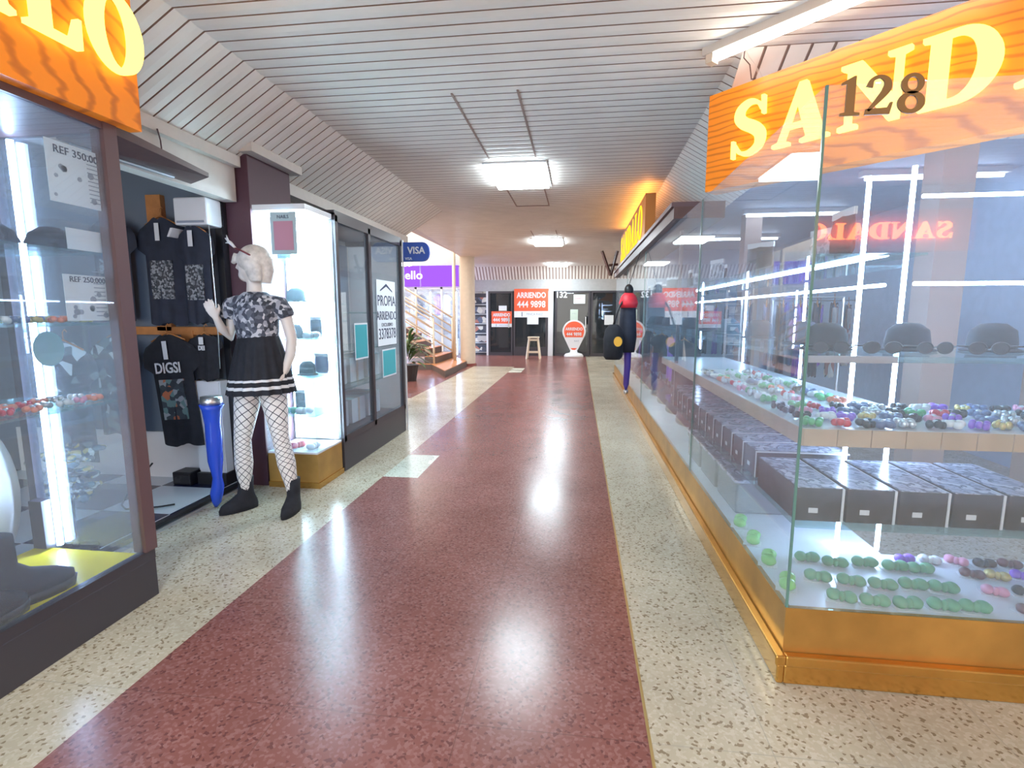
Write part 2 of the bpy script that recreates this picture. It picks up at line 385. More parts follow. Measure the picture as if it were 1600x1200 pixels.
# left shop walls
b = B().box((-2.66, 3.62, 0), (-5.5, 3.70, 2.5)); b.box((-5.5, -3, 0), (-5.4, 3.7, 2.5)); struct(b.obj('wall_left', M('dark_shop_wall', (.14, .17, .22), .6)))
struct(B().box((-5.5, -3, 2.46), (-2.56, 3.62, 2.5)).obj('ceiling_2', m_wall))
struct(B().box((-5.4, -3, .0), (-2.63, 3.62, .05)).obj('floor_2', m_checker))
struct(B().box((-2.63, -3, .0), (-2.58, 3.62, .045), m_black).box((-2.58, 2.3, 0), (-2.565, 3.62, .02), m_steel).obj('threshold_1'))
struct(B().box((-2.66, 3.60, .05), (-4.6, 3.62, .42)).obj('baseboard_left', m_whiteplastic))
# lintel over the doorway with its cornice
lin = B().box((-2.6, -3, 2.16), (-2.5, 3.62, 2.40), m_white); lin.box((-2.6, -3, 2.40), (-2.45, 3.62, 2.475), m_white)
struct(lin.obj('lintel_1'))
# brown column with pale cap
cb = B().box((-2.95, 3.64, 0), (-2.41, 4.20, 2.5), m_maroon); struct(cb.obj('pillar_left', bevel=.004))
struct(B().box((-3.0, 3.58, 2.5), (-2.33, 4.26, 2.60)).obj('trim_2', m_white))
# cornice strip after the column, wall behind the glazed box
struct(B().box((-2.62, 4.26, 2.36), (-2.47, 7.4, 2.455)).obj('trim_3', m_white))
struct(B().box((-2.75, 4.2, 0), (-2.62, 7.4, 2.8)).obj('wall_left_2', m_wall))
# round column by the stairs
struct(B().lathe([(.215, 0), (.215, .02), (.195, .03), (.195, 2.8)], (-2.88, 13.3, 0), 28).obj('pillar_round', m_beige, smooth=False))
struct(B().lathe([(.222, 0), (.222, .05)], (-2.88, 13.3, 0), 28).obj('baseboard_round', M('red_skirting', (.25, .06, .05), .4)))
# atrium beyond: upper storey, dark soffit
at = B().box((-9, 15.5, 3.0), (-3.0, 15.6, 5.6), m_beige); at.box((-9, 15.0, 2.74), (-3.2, 15.5, 3.0), m_wall)
at.box((-9.1, 7.4, 0), (-9.0, 15.6, 5.6), m_beige)
struct(at.obj('wall_atrium'))
struct(B().box((-9, 17.2, 0), (-3.2, 17.3, 3)).obj('wall_atrium_2', m_wall))

# ================================================================== SIGN LETTERS
def arc(cx, cy, rx, ry, a0, a1, n=22): return [(cx + rx * math.cos(R(a0 + (a1 - a0) * i / n)), cy + ry * math.sin(R(a0 + (a1 - a0) * i / n))) for i in range(n + 1)]
def ribbon(pts, ws, n=6):
    P = [Vector((*p, 0)) for p in pts]; out = []
    for i in range(len(P) - 1):
        p0, p1, p2, p3 = P[max(i - 1, 0)], P[i], P[i + 1], P[min(i + 2, len(P) - 1)]
        for k in range(n):
            t = k / n; out.append((.5 * (2 * p1 + (p2 - p0) * t + (2 * p0 - 5 * p1 + 4 * p2 - p3) * t * t + (3 * p1 - p0 - 3 * p2 + p3) * t ** 3), ws[i] + (ws[i + 1] - ws[i]) * t))
    out.append((P[-1], ws[-1])); l, r = [], []
    for i, (p, w_) in enumerate(out):
        d = (out[min(i + 1, len(out) - 1)][0] - out[max(i - 1, 0)][0]).normalized(); nn = Vector((-d.y, d.x, 0))
        l.append(tuple((p + nn * w_ / 2)[:2])); r.append(tuple((p - nn * w_ / 2)[:2]))
    return l + r[::-1]
GL = {
 'S': (.70, [[ribbon([(.60, .76), (.52, .90), (.36, .955), (.20, .87), (.17, .72), (.28, .59), (.46, .48), (.58, .34), (.56, .15), (.38, .045), (.20, .09), (.09, .26)],
                   [.04, .06, .09, .14, .18, .21, .22, .19, .14, .09, .06, .03])], [[(.585, 1.0), (.645, 1.0), (.655, .68), (.605, .68)]], [[(.04, .32), (.09, .32), (.10, 0), (.045, 0)]]]),
 'A': (.94, [[[(0, 0), (.30, 0), (.30, .05), (.20, .08), (.26, .27), (.52, .27), (.58, .08), (.48, .05), (.48, 0), (.94, 0), (.94, .05), (.86, .08), (.54, 1), (.42, 1), (.10, .08), (0, .05)], [(.29, .35), (.39, .70), (.495, .35)]]]),
 'N': (.94, [[[(0, 0), (.28, 0), (.28, .06), (.185, .09), (.185, .74), (.70, 0), (.84, 0), (.84, .91), (.94, .94), (.94, 1), (.64, 1), (.64, .94), (.745, .91), (.745, .38), (.30, 1), (0, 1), (0, .94), (.10, .88), (.10, .09), (0, .06)]]]),
 'D': (.92, [[[(0, 0), (0, .06), (.10, .08), (.10, .92), (0, .94), (0, 1)] + arc(.42, .5, .48, .5, 90, -90), [(.32, .08), (.32, .92)] + arc(.38, .5, .26, .42, 90, -90)]]),
 'L': (.76, [[[(0, 0), (0, .06), (.10, .08), (.10, .92), (0, .94), (0, 1), (.43, 1), (.43, .94), (.32, .92), (.32, .08), (.50, .08), (.62, .14), (.70, .36), (.75, .36), (.74, 0)]]]),
 'O': (.92, [[arc(.46, .5, .46, .52, 0, 350, 35), arc(.46, .5, .235, .455, 0, 350, 35)]]),
 '1': (.48, [[[(0, 0), (0, .07), (.12, .09), (.12, .80), (.0, .78), (.0, .84), (.28, 1), (.33, 1), (.33, .09), (.46, .07), (.46, 0)]]]),
 '2': (.68, [[ribbon([(.10, .70), (.16, .88), (.34, .95), (.50, .84), (.50, .64), (.36, .42), (.10, .10)], [.16, .10, .09, .15, .20, .15, .06])], [[(.03, 0), (.60, 0), (.66, .30), (.60, .30), (.54, .17), (.05, .15)]]]),
 '8': (.68, [[arc(.33, .74, .26, .26, 0, 350, 30), arc(.33, .74, .12, .16, 0, 350, 30)], [arc(.33, .27, .31, .28, 0, 350, 30), arc(.33, .27, .14, .17, 0, 350, 30)]]),
}
def glyph_mesh(ch, depth):
    return [flat(p, depth) for p in GL[ch][1]]
def shop_sign(label, origin, right, length, z0, z1, h, text='SANDALO', sx=1., start=.2, pitch=None, thick=.12, glow=False, zoff=None, ld=.03, lm=None, bm=None):
    """board: origin = left end of the face at z=0, letters standing off the face"""
    r = Vector(right).normalized(); o = thing('shop_sign', label, 'sign', tuple(Vector(origin) + Vector((0, 0, z0))))
    nrm = r.cross(Vector((0, 0, 1)))
    T = facing((0, 0, 0), right)
    bd = B().box((0, 0, -thick), (length, z1 - z0, 0), bm or m_board, T); bo = bd.obj('board', None, o); lm = lm or m_letter
    if glow: B().box((.1, z1 - z0, -thick + .015), (length - .1, z1 - z0 + .02, -.015), m_orangeglow, T).obj('added_glow_strip', None, o)  # glowing strip added on top of the board to tint the ceiling orange
    x = start; yo = (z1 - z0 - h) * .5 if zoff is None else zoff
    for i, ch in enumerate(text):
        wd = GL[ch][0]
        lb = B()
        for me in glyph_mesh(ch, ld):
            Tm = T @ Matrix.Translation((x, yo, ld)) @ Matrix.Diagonal((h * sx, h, 1, 1))
            lb.add([v.co.copy() for v in me.vertices], [tuple(p.vertices) for p in me.polygons], None, Tm)
        lo = lb.obj('letter', lm, o)
        x += (wd * h * sx + h * .13) if pitch is None else pitch
    return o
EDG = []
# right shop, diagonal over the corner
shop_sign('big orange wood-grain SANDALO sign set diagonally above the glass case numbered 128', (.76, 3.42, 0), (.70, -.714, 0), 3.0, 2.09, 2.645, .30, sx=1.0, start=.17, zoff=.145)
# right shop, along the corridor, far
shop_sign('smaller glowing SANDALO sign on the brown fascia facing across the corridor', (.71, 9.35, 0), (0, -1, 0), 3.35, 2.17, 2.66, .38, sx=1.16, start=.12, thick=.11, glow=True, ld=.006, lm=EM('far_letter', (1, .55, .03), .9), bm=M('dim_orange_board', (.50, .17, .03), .5))
# left shop near sign
shop_sign('large orange sign with glowing letters ending in LO above the yellow-decked case', (-1.94, -.80, 0), (0, 1, 0), 2.985, 2.15, 2.80, .30, sx=.9, start=1.10, thick=.06, zoff=.195)
# the sign across the cross corridor behind the viewpoint, seen mirrored in the front glass
shop_sign('orange lettered sign on the shop across the cross corridor', (4.35, -2.75, 0), (-1, 0, 0), 2.3, 2.05, 2.5, .18, sx=1.25, start=.25, lm=EM('red_orange_letter', (1, .16, .03), 14))
struct(B().box((1.2, -3.0, 0), (7.5, -2.9, 2.8)).obj('wall_behind', m_wall))

# ================================================================== CEILING LIGHTS
for i, (y, lab) in enumerate([(5.15, 'largest-looking lit white ceiling panel, between two long seams over the red band'), (10.2, 'middle lit ceiling panel of the row, before the orange glow'), (15.0, 'lit ceiling panel just before the slatted valance of the end wall'), (-.9, 'lit ceiling panel overhead behind the viewpoint'), (-3.9, 'lit ceiling panel at the far end behind the viewpoint')]):
    t = thing('ceiling_light', lab, 'ceiling light', (-.64, y + .45, CZ), 'ceiling light panels')
    B().box((-.31, -.47, -.02), (.31, -.45, .01)).box((-.31, .45, -.02), (.31, .47, .01)).box((-.31, -.45, -.02), (-.295, .45, .01)).box((.295, -.45, -.02), (.31, .45, .01)).obj('frame', m_whiteplastic, t)
    B().box((-.285, -.44, -.05), (.285, .44, -.002)).obj('diffuser', m_panel, t)
for y0, y1, n in ((3.55, 5.0, 1), (6.1, 7.2, 2), (9.3, 10.1, 3)):
    b = B()
    for x in (-.86, -.42): b.box((x - .007, y0, CZ - .009), (x + .007, y1, CZ + .01))
    if n == 2: b.box((-.86, y1 - .012, CZ - .009), (-.42, y1, CZ + .01))
    struct(b.obj('trim_%d' % (10 + n), m_groove))
# fluorescent batten on the ceiling by the right sign
t = thing('tube_light', 'bare white fluorescent tube on a ceiling batten above the big diagonal sign', 'light fitting', (1.12, 2.75, CZ))
Tt = Matrix.Rotation(R(-44), 4, 'Z')
B().box((-.62, -.035, -.045), (.62, .035, 0), None, Tt).obj('batten', m_white, t)
B().tube([Tt @ Vector((-.56, 0, -.07)), Tt @ Vector((.56, 0, -.07))], .016, 10).obj('tube', m_tube, t, True)
B().box((-.6, -.03, -.09), (-.56, .03, -.04), None, Tt).obj('socket', m_beige, t); B().box((.56, -.03, -.09), (.6, .03, -.04), None, Tt).obj('socket', m_beige, t)
# loose wires
def wire(name, label, pts, r, mat):
    c = B().tube(pts, r, 6, mat); return tag(c.obj(name, None, None, True), label, 'cable')
wire('cable', 'thin loose wire dangling from the ceiling batten end', [(.84, 3.03, 2.74), (.85, 3.08, 2.70), (.9, 3.14, 2.69), (.93, 3.2, 2.64), (.96, 3.24, 2.66)], .003, m_header)
wire('cable', 'thin dark wire hanging down the pale lintel over the doorway', [(-2.44, 2.86, 2.41), (-2.485, 2.93, 2.37), (-2.49, 2.94, 2.31), (-2.485, 2.90, 2.26)], .004, m_header)

# ================================================================== NEAR LEFT DISPLAY CASE
NL = thing('display_case', 'dark-framed glass display case with a yellow deck beside the doorway', 'display case', (-2.3, .6, 0))
def P(b, name, mat=None, par=None, **k):
    """parts are built in world coordinates and hung on their thing"""
    o = b.obj(name, mat, par, **k); o.matrix_parent_inverse = Matrix.Translation(-Vector(par.location)) if par.parent is None and not par.rotation_euler.z else Matrix.Identity(4); return o
P(B().box((-2.62, -1.2, 0), (-2.0, 2.10, .19), m_frame), 'base', None, NL, bevel=.004)
P(B().box((-2.04, -1.2, .19), (-2.0, 2.10, .235), m_frame).box((-2.06, 2.045, .235), (-1.995, 2.11, 2.16), m_framebrown).box((-2.62, 2.07, .235), (-2.58, 2.11, 2.16), m_frame).box((-2.62, -1.2, 2.12), (-2.0, 2.11, 2.17), m_framebrown).box((-2.62, -1.2, 1.95), (-2.58, 2.07, 2.12), m_frame), 'frame', None, NL)
P(B().box((-2.6, -1.2, .19), (-2.045, 2.06, .222)), 'deck', m_yellow, NL)
P(B().box((-2.02, -1.2, .235), (-2.012, 2.045, 2.12)), 'glass_pane', m_glass, NL)
P(B().box((-2.58, 2.085, .235), (-2.06, 2.093, 2.12)), 'glass_pane', m_glass, NL)
for z in (.955, 1.30, 1.60):
    P(B().box((-2.56, -1.2, z), (-2.06, 2.04, z + .01)), 'shelf', m_glassshelf, NL)
P(B().tube([(-2.475, 2.064, .24), (-2.475, 2.064, 2.10)], .013, 10), 'light_tube', m_led, NL, smooth=True)
P(B().box((-2.57, 2.02, .235), (-2.50, 2.065, .47), m_frame), 'tube_holder', None, NL)
def wparts(loc, label, name, cat, group=None): return thing(name, label, cat, loc, group)
# papers on the near left case
def paper(name, label, cat, c, right, w_, h_, lines, mat=m_paper, title=None, dots=True, ink=m_ink, group=None, tw=.0):
    t = thing(name, label, cat, c, group)
    T = facing((0, 0, 0), right)
    t0 = t; t = B().box((-w_ / 2, -h_ / 2, -.0015), (w_ / 2, h_ / 2, .0015), mat, T).obj('sheet', None, t)
    for tx, s, y, sx, m in lines:
        me = text_mesh(tx, s, .002); b = B(); Tm = T @ Matrix.Translation((0, y, .003)) @ Matrix.Diagonal((sx, 1, 1, 1))
        b.add([v.co.copy() for v in me.vertices], [tuple(p.vertices) for p in me.polygons], None, Tm).obj('lettering', m, t)
    if dots:
        rng = random.Random(len(label)); b = B()
        for k in range(9):
            x = rng.uniform(-.42, .42) * w_; y = rng.uniform(-.42, .18) * h_; r_ = rng.uniform(.006, .016)
            b.prism([(x + r_ * math.cos(a * .9), y + r_ * math.sin(a * .9)) for a in range(7)], .0015, .003, None, T)
        for k in range(12): b.box((.12 * w_, -.4 * h_ + k * .017, .0015), (.36 * w_, -.4 * h_ + k * .017 + .004, .003), None, T)
        b.obj('print', m_inkgrey, t)
    return t0
paper('price_poster', 'upper white price poster, REF 350.000, in the yellow-decked case', 'poster', (-2.045, 1.965, 1.905), (0, 1, 0), .27, .235, [('REF 350.000', .042, .085, 1., m_ink)])
paper('price_poster', 'lower white price poster, REF 250.000, above the middle shelf of the yellow-decked case', 'poster', (-2.07, 1.97, 1.415), (0, 1, 0), .21, .19, [('REF 250.000', .032, .075, 1., m_ink)])
paper('blank_card', 'small blank white card standing on the upper shelf of the yellow-decked case', 'card', (-2.07, 1.985, 1.655), (0, 1, 0), .17, .085, [], dots=False)
t = thing('round_tag', 'pale blue round tag hanging under the middle shelf of the yellow-decked case', 'tag', (-2.25, 1.93, 1.20))
B().prism([(.065 * math.cos(a * .35), .075 * math.sin(a * .35)) for a in range(18)], -.003, .003, None, facing((0, 0, 0), (0, 1, 0))).obj('disc', M('pale_blue_card', (.33, .55, .62), .5), t)
B().tube([(0, 0, .07), (0, 0, .1)], .002, 5).obj('thread', m_inkgrey, t)

# small wares ---------------------------------------------------------------
def hair_bow(name, mats, label, cat, w_=.085):
    t = thing(name, label, cat)
    for s in (-1, 1):
        B().ball((s * w_ * .29, 0, .017), (w_ * .26, w_ * .30, .019), None, 8, Matrix.Rotation(s * .35, 4, 'Z')).obj('loop', mats[0], t, True)
    B().ball((0, 0, .018), (.011, .014, .018), None, 7).obj('knot', mats[0], t, True)
    B().box((-w_ * .55, -.02, 0), (w_ * .1, .04, .0015)).obj('card', m_whiteplastic, t)
    return t
def claw(name, mat, label, cat):
    t = thing(name, label, cat)
    b = B()
    for s in (-1, 1):
        b.tube([(-.035, s * .004, .034), (-.02, s * .018, .026), (0, s * .024, .020), (.02, s * .018, .012), (.036, s * .012, .004)], [.006, .010, .012, .009, .004], 7)
        for k in range(4): b.tube([(-.02 + k * .013, s * .022, .016), (-.02 + k * .013, s * .010, .002)], [.0035, .002], 5)
    b.obj('jaw', mat, t, True)
    B().tube([(-.036, -.012, .034), (-.036, .012, .034)], .005, 7).obj('hinge', m_steel, t, True)
    return t
def glasses(name, mat, label, cat):
    t = thing(name, label, cat)
    for s in (-1, 1):
        b = B(); b.tube([(s * .034 + .026 * math.cos(a * math.pi / 7), 0, .024 + .02 * math.sin(a * math.pi / 7)) for a in range(15)], .003, 5); b.obj('rim', mat, t, True)
        B().prism([(s * .034 + .024 * math.cos(a * math.pi / 7), .024 + .018 * math.sin(a * math.pi / 7)) for a in range(14)], -.001, .001, None, Matrix.Rotation(R(90), 4, 'X')).obj('lens', m_black, t)
        B().tube([(s * .062, 0, .03), (s * .064, .06, .028), (s * .062, .11, .012)], .0028, 5).obj('temple', mat, t, True)
    return t
def trinket(name, mat, label, cat, seed):
    rng = random.Random(seed); t = thing(name, label, cat)
    b = B()
    n = rng.choice([5, 6, 7]); r_ = rng.uniform(.02, .032)
    for k in range(n):
        a = 2 * math.pi * k / n
        b.ball((r_ * .62 * math.cos(a), r_ * .62 * math.sin(a), .012 + .004 * (k % 2)), (r_ * .5, r_ * .34, .011), None, 6, None)
    b.obj('petals', mat, t, True)
    B().ball((0, 0, .018), (.009, .009, .008), None, 6).obj('bead', m_steel, t, True)
    return t

# boots on the yellow deck
def boot(b_, T, h=.19, L_=.28, w_=.05):
    pass
def boot_parts(t, T, h=.20, chunky=1.):
    b = B()
    def ring(cx, z, lx, ly): return [(cx + lx * math.cos(2 * math.pi * k / 14), ly * math.sin(2 * math.pi * k / 14), z) for k in range(14)]
    b.loft([ring(.055, .035, .135, .046 * chunky), ring(.055, .06, .133, .047 * chunky), ring(.035, .085, .112, .044 * chunky), ring(0, .115, .068, .041 * chunky), ring(-.02, .15, .05, .040 * chunky), ring(-.025, h, .052, .042 * chunky), ring(-.025, h + .005, .045, .036 * chunky)], None, True, T)
    b.obj('upper', m_blackcloth, t, True)
    s = B(); s.loft([ring(.055, 0, .135, .045 * chunky), ring(.055, .035, .142, .050 * chunky)], None, True, T); s.obj('sole', m_black, t, True)
    l = B()
    for k in range(4): l.tube([T @ Vector((.05 - k * .022, -.03, .088 + k * .02)), T @ Vector((.058 - k * .022, 0, .108 + k * .018)), T @ Vector((.05 - k * .022, .03, .088 + k * .02))], .003, 5)
    l.obj('laces', m_greybox, t, True)
for (x, y, a, lb) in ((-2.17, 1.60, -20, 'chunky black boot standing on the yellow deck, toe towards the doorway'), (-2.13, 1.40, -8, 'chunky black boot on the yellow deck, in front of the other boot')):
    t = thing('boot', lb, 'boot', (x, y, .222), 'black boots on the yellow deck'); boot_parts(t, Matrix.Rotation(R(90 + a), 4, 'Z') @ Matrix.Scale(1.1, 4), .26, 1.25)
# things inside the left case and shop behind
t = thing('cushion', 'plump white printed cushion behind the yellow-decked case', 'cushion', (-2.95, 2.05, .05))
B().ball((0, 0, .42), (.24, .16, .40), None, 14).obj('cover', m_whiteplastic, t, True)
B().prism([(.05 * math.cos(a * .5), .05 * math.sin(a * .5)) for a in range(13)], -.002, .002, None, Matrix.Translation((.07, -.15, .2)) @ Matrix.Rotation(R(90), 4, 'X')).obj('print', m_inkgrey, t)
m_goldgreen = PATTERN('gold_and_green_foil', [(.05, .07, .08), (.45, .33, .10), (.10, .16, .16), (.5, .5, .42), (.03, .04, .05)], 30)
t = thing('foil_wreath', 'tangle of gold and dark green foil garland beside the white cushion', 'decoration', (-2.72, 2.35, .05))
b = B(); rng = random.Random(4)
for k in range(60):
    a = rng.uniform(0, 6.3); rr = rng.uniform(.0, .16); z = rng.uniform(.3, .58)
    b.ball((rr * math.cos(a), rr * math.sin(a), z), (rng.uniform(.02, .045), rng.uniform(.015, .04), rng.uniform(.01, .03)), None, 6)
b.obj('foil', m_goldgreen, t, False)
B().lathe([(.10, 0), (.10, .02), (.015, .03), (.015, .32)], (0, 0, 0), 14).obj('stand', m_black, t)
m_monopat = PATTERN('black_white_print_cloth', [(.02, .03, .04), (.05, .06, .08), (.55, .62, .62), (.12, .16, .17), (.03, .035, .05)], 16)
def garment(name, label, c, w_, h_, right, mat, parts=True, group=None, print_mat=None, flare=.0, tagm=True, sleeve=True, txt=None, tilt=0.):
    """T-shirt on a hanger: shaped front and back sheet with folds"""
    t = thing(name, label, 'shirt', c, group)
    T = facing((0, 0, 0), right) @ Matrix.Rotation(tilt, 4, 'Z')
    nx, nz = 18, 16; b = B(); grid = {}
    rng = random.Random(int(abs(c[0] * 97 + c[2] * 31) * 10)); ph = rng.uniform(0, 6)
    for s in (1, -1):
        for j in range(nz + 1):
            v = j / nz; y = -h_ * v
            half = w_ / 2 * (1 + flare * v)
            if v < .30 and sleeve: half = w_ / 2 * (1.0 + .42 * min(1, v / .14) * (1 if v < .26 else .25))
            if v < .06: half *= .62 + 6.3 * v
            for i in range(nx + 1):
                u = -1 + 2 * i / nx
                zz = s * .028 * (1 - abs(u) ** 3) + .010 * math.sin(u * 9 + ph + v * 2) * v
                yy = y - (.05 * h_ * u * u * (1 - v)) - (.025 * h_ * (1 - min(1, abs(u) * 3.2)) if j == 0 else 0) + .012 * math.sin(u * 5 + ph) * (v > .95)
                grid[s, i, j] = len(b.v); b.v.append(tuple(T @ Vector((u * half, yy, zz))))
    for s in (1, -1):
        for j in range(nz):
            for i in range(nx):
                f = [grid[s, i, j], grid[s, i, j + 1], grid[s, i + 1, j + 1], grid[s, i + 1, j]]
                b.f.append(f if s > 0 else f[::-1]); b.m.append(0)
    b.obj('cloth', mat, t, True)
    hg = B(); hg.tube([T @ Vector((-w_ * .42, -.05, 0)), T @ Vector((0, .012, 0)), T @ Vector((w_ * .42, -.05, 0))], .006, 6); hg.tube([T @ Vector((0, .01, 0)), T @ Vector((0, .06, 0)), T @ Vector((.015, .075, 0)), T @ Vector((.025, .06, 0))], .003, 5)
    hg.obj('hanger', m_tan, t, True)
    if print_mat is not None:
        pb = B(); pw = w_ * .30
        for j in range(6):
            for i in range(6):
                pb.add([(-pw + i * pw / 3, -h_ * .40 - j * h_ * .06, .034 + .0), (-pw + (i + 1) * pw / 3, -h_ * .40 - j * h_ * .06, .034), (-pw + (i + 1) * pw / 3, -h_ * .40 - (j + 1) * h_ * .06, .034), (-pw + i * pw / 3, -h_ * .40 - (j + 1) * h_ * .06, .034)], [(3, 2, 1, 0)], None, T)
        pb.box((-pw, -h_ * .76, .020), (pw, -h_ * .40, .033), None, T)
        pb.obj('print', print_mat, t)
    if txt:
        me = text_mesh(txt, h_ * .13, .003, bold=.002); tb = B(); tb.add([v.co.copy() for v in me.vertices], [tuple(p.vertices) for p in me.polygons], None, T @ Matrix.Translation((0, -h_ * .30, .044)) @ Matrix.Diagonal((.8, 1, 1, 1))); tb.obj('lettering', m_whitetrim, t)
    if tagm: B().box((-.018, -h_ * .22, .044), (.018, -h_ * .06, .046), None, T).obj('price_tag', m_whitetrim, t)
    return t
m_printgrey = PATTERN('faded_grey_print', [(.03, .035, .045), (.16, .17, .19), (.28, .29, .31), (.05, .05, .06)], 75)
m_printorange = PATTERN('orange_grey_print', [(.03, .035, .045), (.42, .13, .06), (.28, .29, .31), (.04, .05, .06), (.12, .2, .2)], 26)
YW = 3.54
garment('t_shirt', 'black T-shirt with grey print in the upper row, under the orange upright', (-3.06, YW, 2.05), .30, .78, (1, 0, 0), m_navycloth, print_mat=m_printgrey, group='T-shirts on the doorway wall')
garment('t_shirt', 'black T-shirt with grey print in the upper row, under the white wall unit', (-2.76, YW - .05, 1.98), .22, .70, (1, 0, 0), m_navycloth, print_mat=m_printgrey, group='T-shirts on the doorway wall')
garment('t_shirt', 'lower black T-shirt with a white word and orange print, hem tilted', (-3.02, YW - .08, 1.20), .33, .84, (1, 0, 0), m_blackcloth, print_mat=m_printorange, txt='DIGSI', tilt=.07, group='T-shirts on the doorway wall')
garment('t_shirt', 'short black T-shirt lettered in white directly above the white cabinet', (-2.74, YW - .05, 1.20), .20, .34, (1, 0, 0), m_blackcloth, txt='DEI', group='T-shirts on the doorway wall')
garment('t_shirt', 'black and white printed shirt seen through the end glass of the yellow-decked case', (-3.10, 2.75, 1.18), .26, .75, (1, .2, 0), m_monopat, tagm=False)
garment('t_shirt', 'dark shirt in the upper row, half hidden by the brown case post', (-3.45, YW - .04, 2.05), .3, .75, (1, 0, 0), m_navycloth, print_mat=m_printgrey, tagm=False)
garment('t_shirt', 'patterned grey shirt in the lower row, half hidden by the brown case post', (-3.48, YW - .08, 1.18), .3, .75, (1, 0, 0), m_monopat, tagm=False)
# orange wooden rail behind the shirts
t = thing('display_rail', 'orange-brown wooden display rail between the two rows of black T-shirts', 'rail', (-3.0, 3.59, 1.22))
B().box((-.55, -.015, -.03), (.36, .03, .03)).obj('crossbar', m_tan, t); B().box((-.20, -.015, .0), (-.08, .03, 1.0)).box((.0, -.02, -.25), (.1, .02, 0)).obj('upright', m_tan, t)
# white ac unit, grey angled panel and white cabinet
t = thing('air_unit', 'boxy white wall unit under the lintel beside the brown column', 'air conditioner', (-2.70, 3.50, 2.04))
B().box((-.15, -.08, -.07), (.10, .11, .12)).obj('casing', m_whiteplastic, t, bevel=.012); B().box((-.13, -.084, -.055), (.08, -.08, -.04)).obj('vent', m_inkgrey, t)
B().add([(-.17, -.1, -.09), (-.17, .11, -.09), (-.2, .11, -.15), (-.2, -.1, -.15), (-.15, -.1, -.09), (-.15, .11, -.09), (-.18, .11, -.15), (-.18, -.1, -.15)], [(0, 1, 2, 3), (4, 7, 6, 5), (0, 4, 5, 1), (3, 2, 6, 7), (0, 3, 7, 4), (1, 5, 6, 2)]).obj('bracket', m_whiteplastic, t)
t = thing('shutter_box', 'dark slanted metal hood mounted on the pale lintel above the doorway', 'hood', (-2.5, 2.75, 2.19))
B().add([(0, -.45, -.01), (0, .42, -.01), (.22, .30, -.005), (.22, -.45, .04), (0, -.45, .09), (0, .42, .03), (.22, .30, .02), (.22, -.45, .09)], [(0, 3, 2, 1), (4, 5, 6, 7), (0, 1, 5, 4), (1, 2, 6, 5), (2, 3, 7, 6), (3, 0, 4, 7)]).obj('hood', m_header, t)
B().tube([(.02, .25, -.01), (.02, -.40, -.02)], .010, 8).obj('rod', m_steel, t)
t = thing('cabinet', 'low white cabinet beside the brown column under the black T-shirts', 'cabinet', (-2.74, 3.56, .05))
B().box((-.13, -.07, .09), (.09, .055, .80)).obj('body', m_whiteplastic, t, bevel=.006); dr = B().box((-.125, -.078, .11), (.085, -.07, .79)).obj('door', m_whiteplastic, t); B().box((.05, -.09, .42), (.06, -.078, .52)).obj('handle', m_steel, dr); B().box((-.14, -.09, 0), (.10, .055, .09)).obj('plinth', m_black, t)
t = thing('speaker_box', 'small black box on the checkered floor beside the white cabinet', 'box', (-2.99, 3.50, .05)); B().box((-.07, -.07, 0), (.08, .07, .10)).obj('shell', m_black, t, bevel=.008); B().box((-.05, -.075, .02), (.08, -.07, .08)).obj('grille', m_greybox, t)
wire('cable', 'black power cable looping over the white floor tile beside the cabinet', [(-2.98, 3.18, .30), (-3.02, 3.12, .22), (-3.07, 3.05, .12), (-3.06, 2.98, .06), (-2.98, 2.93, .057), (-2.88, 2.95, .057), (-2.78, 3.0, .057), (-2.72, 3.05, .057)], .006, m_black)
wire('cable', 'long thin pale cord hanging beside the brown column above the mannequin hand', [(-2.61, 3.45, 2.14), (-2.605, 3.45, 1.7), (-2.60, 3.45, 1.35), (-2.60, 3.44, .95)], .004, m_steel)
struct(B().box((-2.655, 3.575, .05), (-2.60, 3.635, 2.16)).obj('door_frame_1', m_black))
# items on the left glass shelves
mats_small = {'green': M('green_plastic', (.10, .42, .16), .35), 'lime': M('lime_plastic', (.22, .62, .12), .35), 'mint': M('muted_green_fabric', (.13, .36, .18), .7), 'red': M('red_plastic', (.62, .03, .05), .3), 'black': m_black, 'purple': M('violet_plastic', (.28, .10, .62), .35), 'silver': m_steel, 'white': m_whiteplastic, 'gold': M('gold_plastic', (.62, .48, .18), .35, .5), 'pink': M('pink_plastic', (.72, .30, .42), .4), 'brown': M('brown_plastic', (.14, .05, .05), .35), 'blue': M('slate_blue_plastic', (.12, .16, .30), .35), 'orange': M('coral_plastic', (.75, .22, .12), .4)}
protoT = {}; protoB = {}
def put_trinket(c, loc, rz, label, group, sc=1., cat='hair clip', nm='hair_clip'):
    if c not in protoT:
        o = trinket(nm, mats_small[c], label, cat, len(protoT)); protoT[c] = o; o.location = loc; o.rotation_euler.z = rz; o['group'] = group; o.scale = (sc,) * 3; return o
    return dup(protoT[c], loc, rz, label, group, sc)
def put_bow(c, loc, rz, label, group, sc=1.):
    if c not in protoB:
        o = hair_bow('hair_bow', [mats_small[c]], label, 'hair bow'); protoB[c] = o; o.location = loc; o.rotation_euler.z = rz; o['group'] = group; o.scale = (sc,) * 3; return o
    return dup(protoB[c], loc, rz, label, group, sc)
rng = random.Random(11)
k = 0
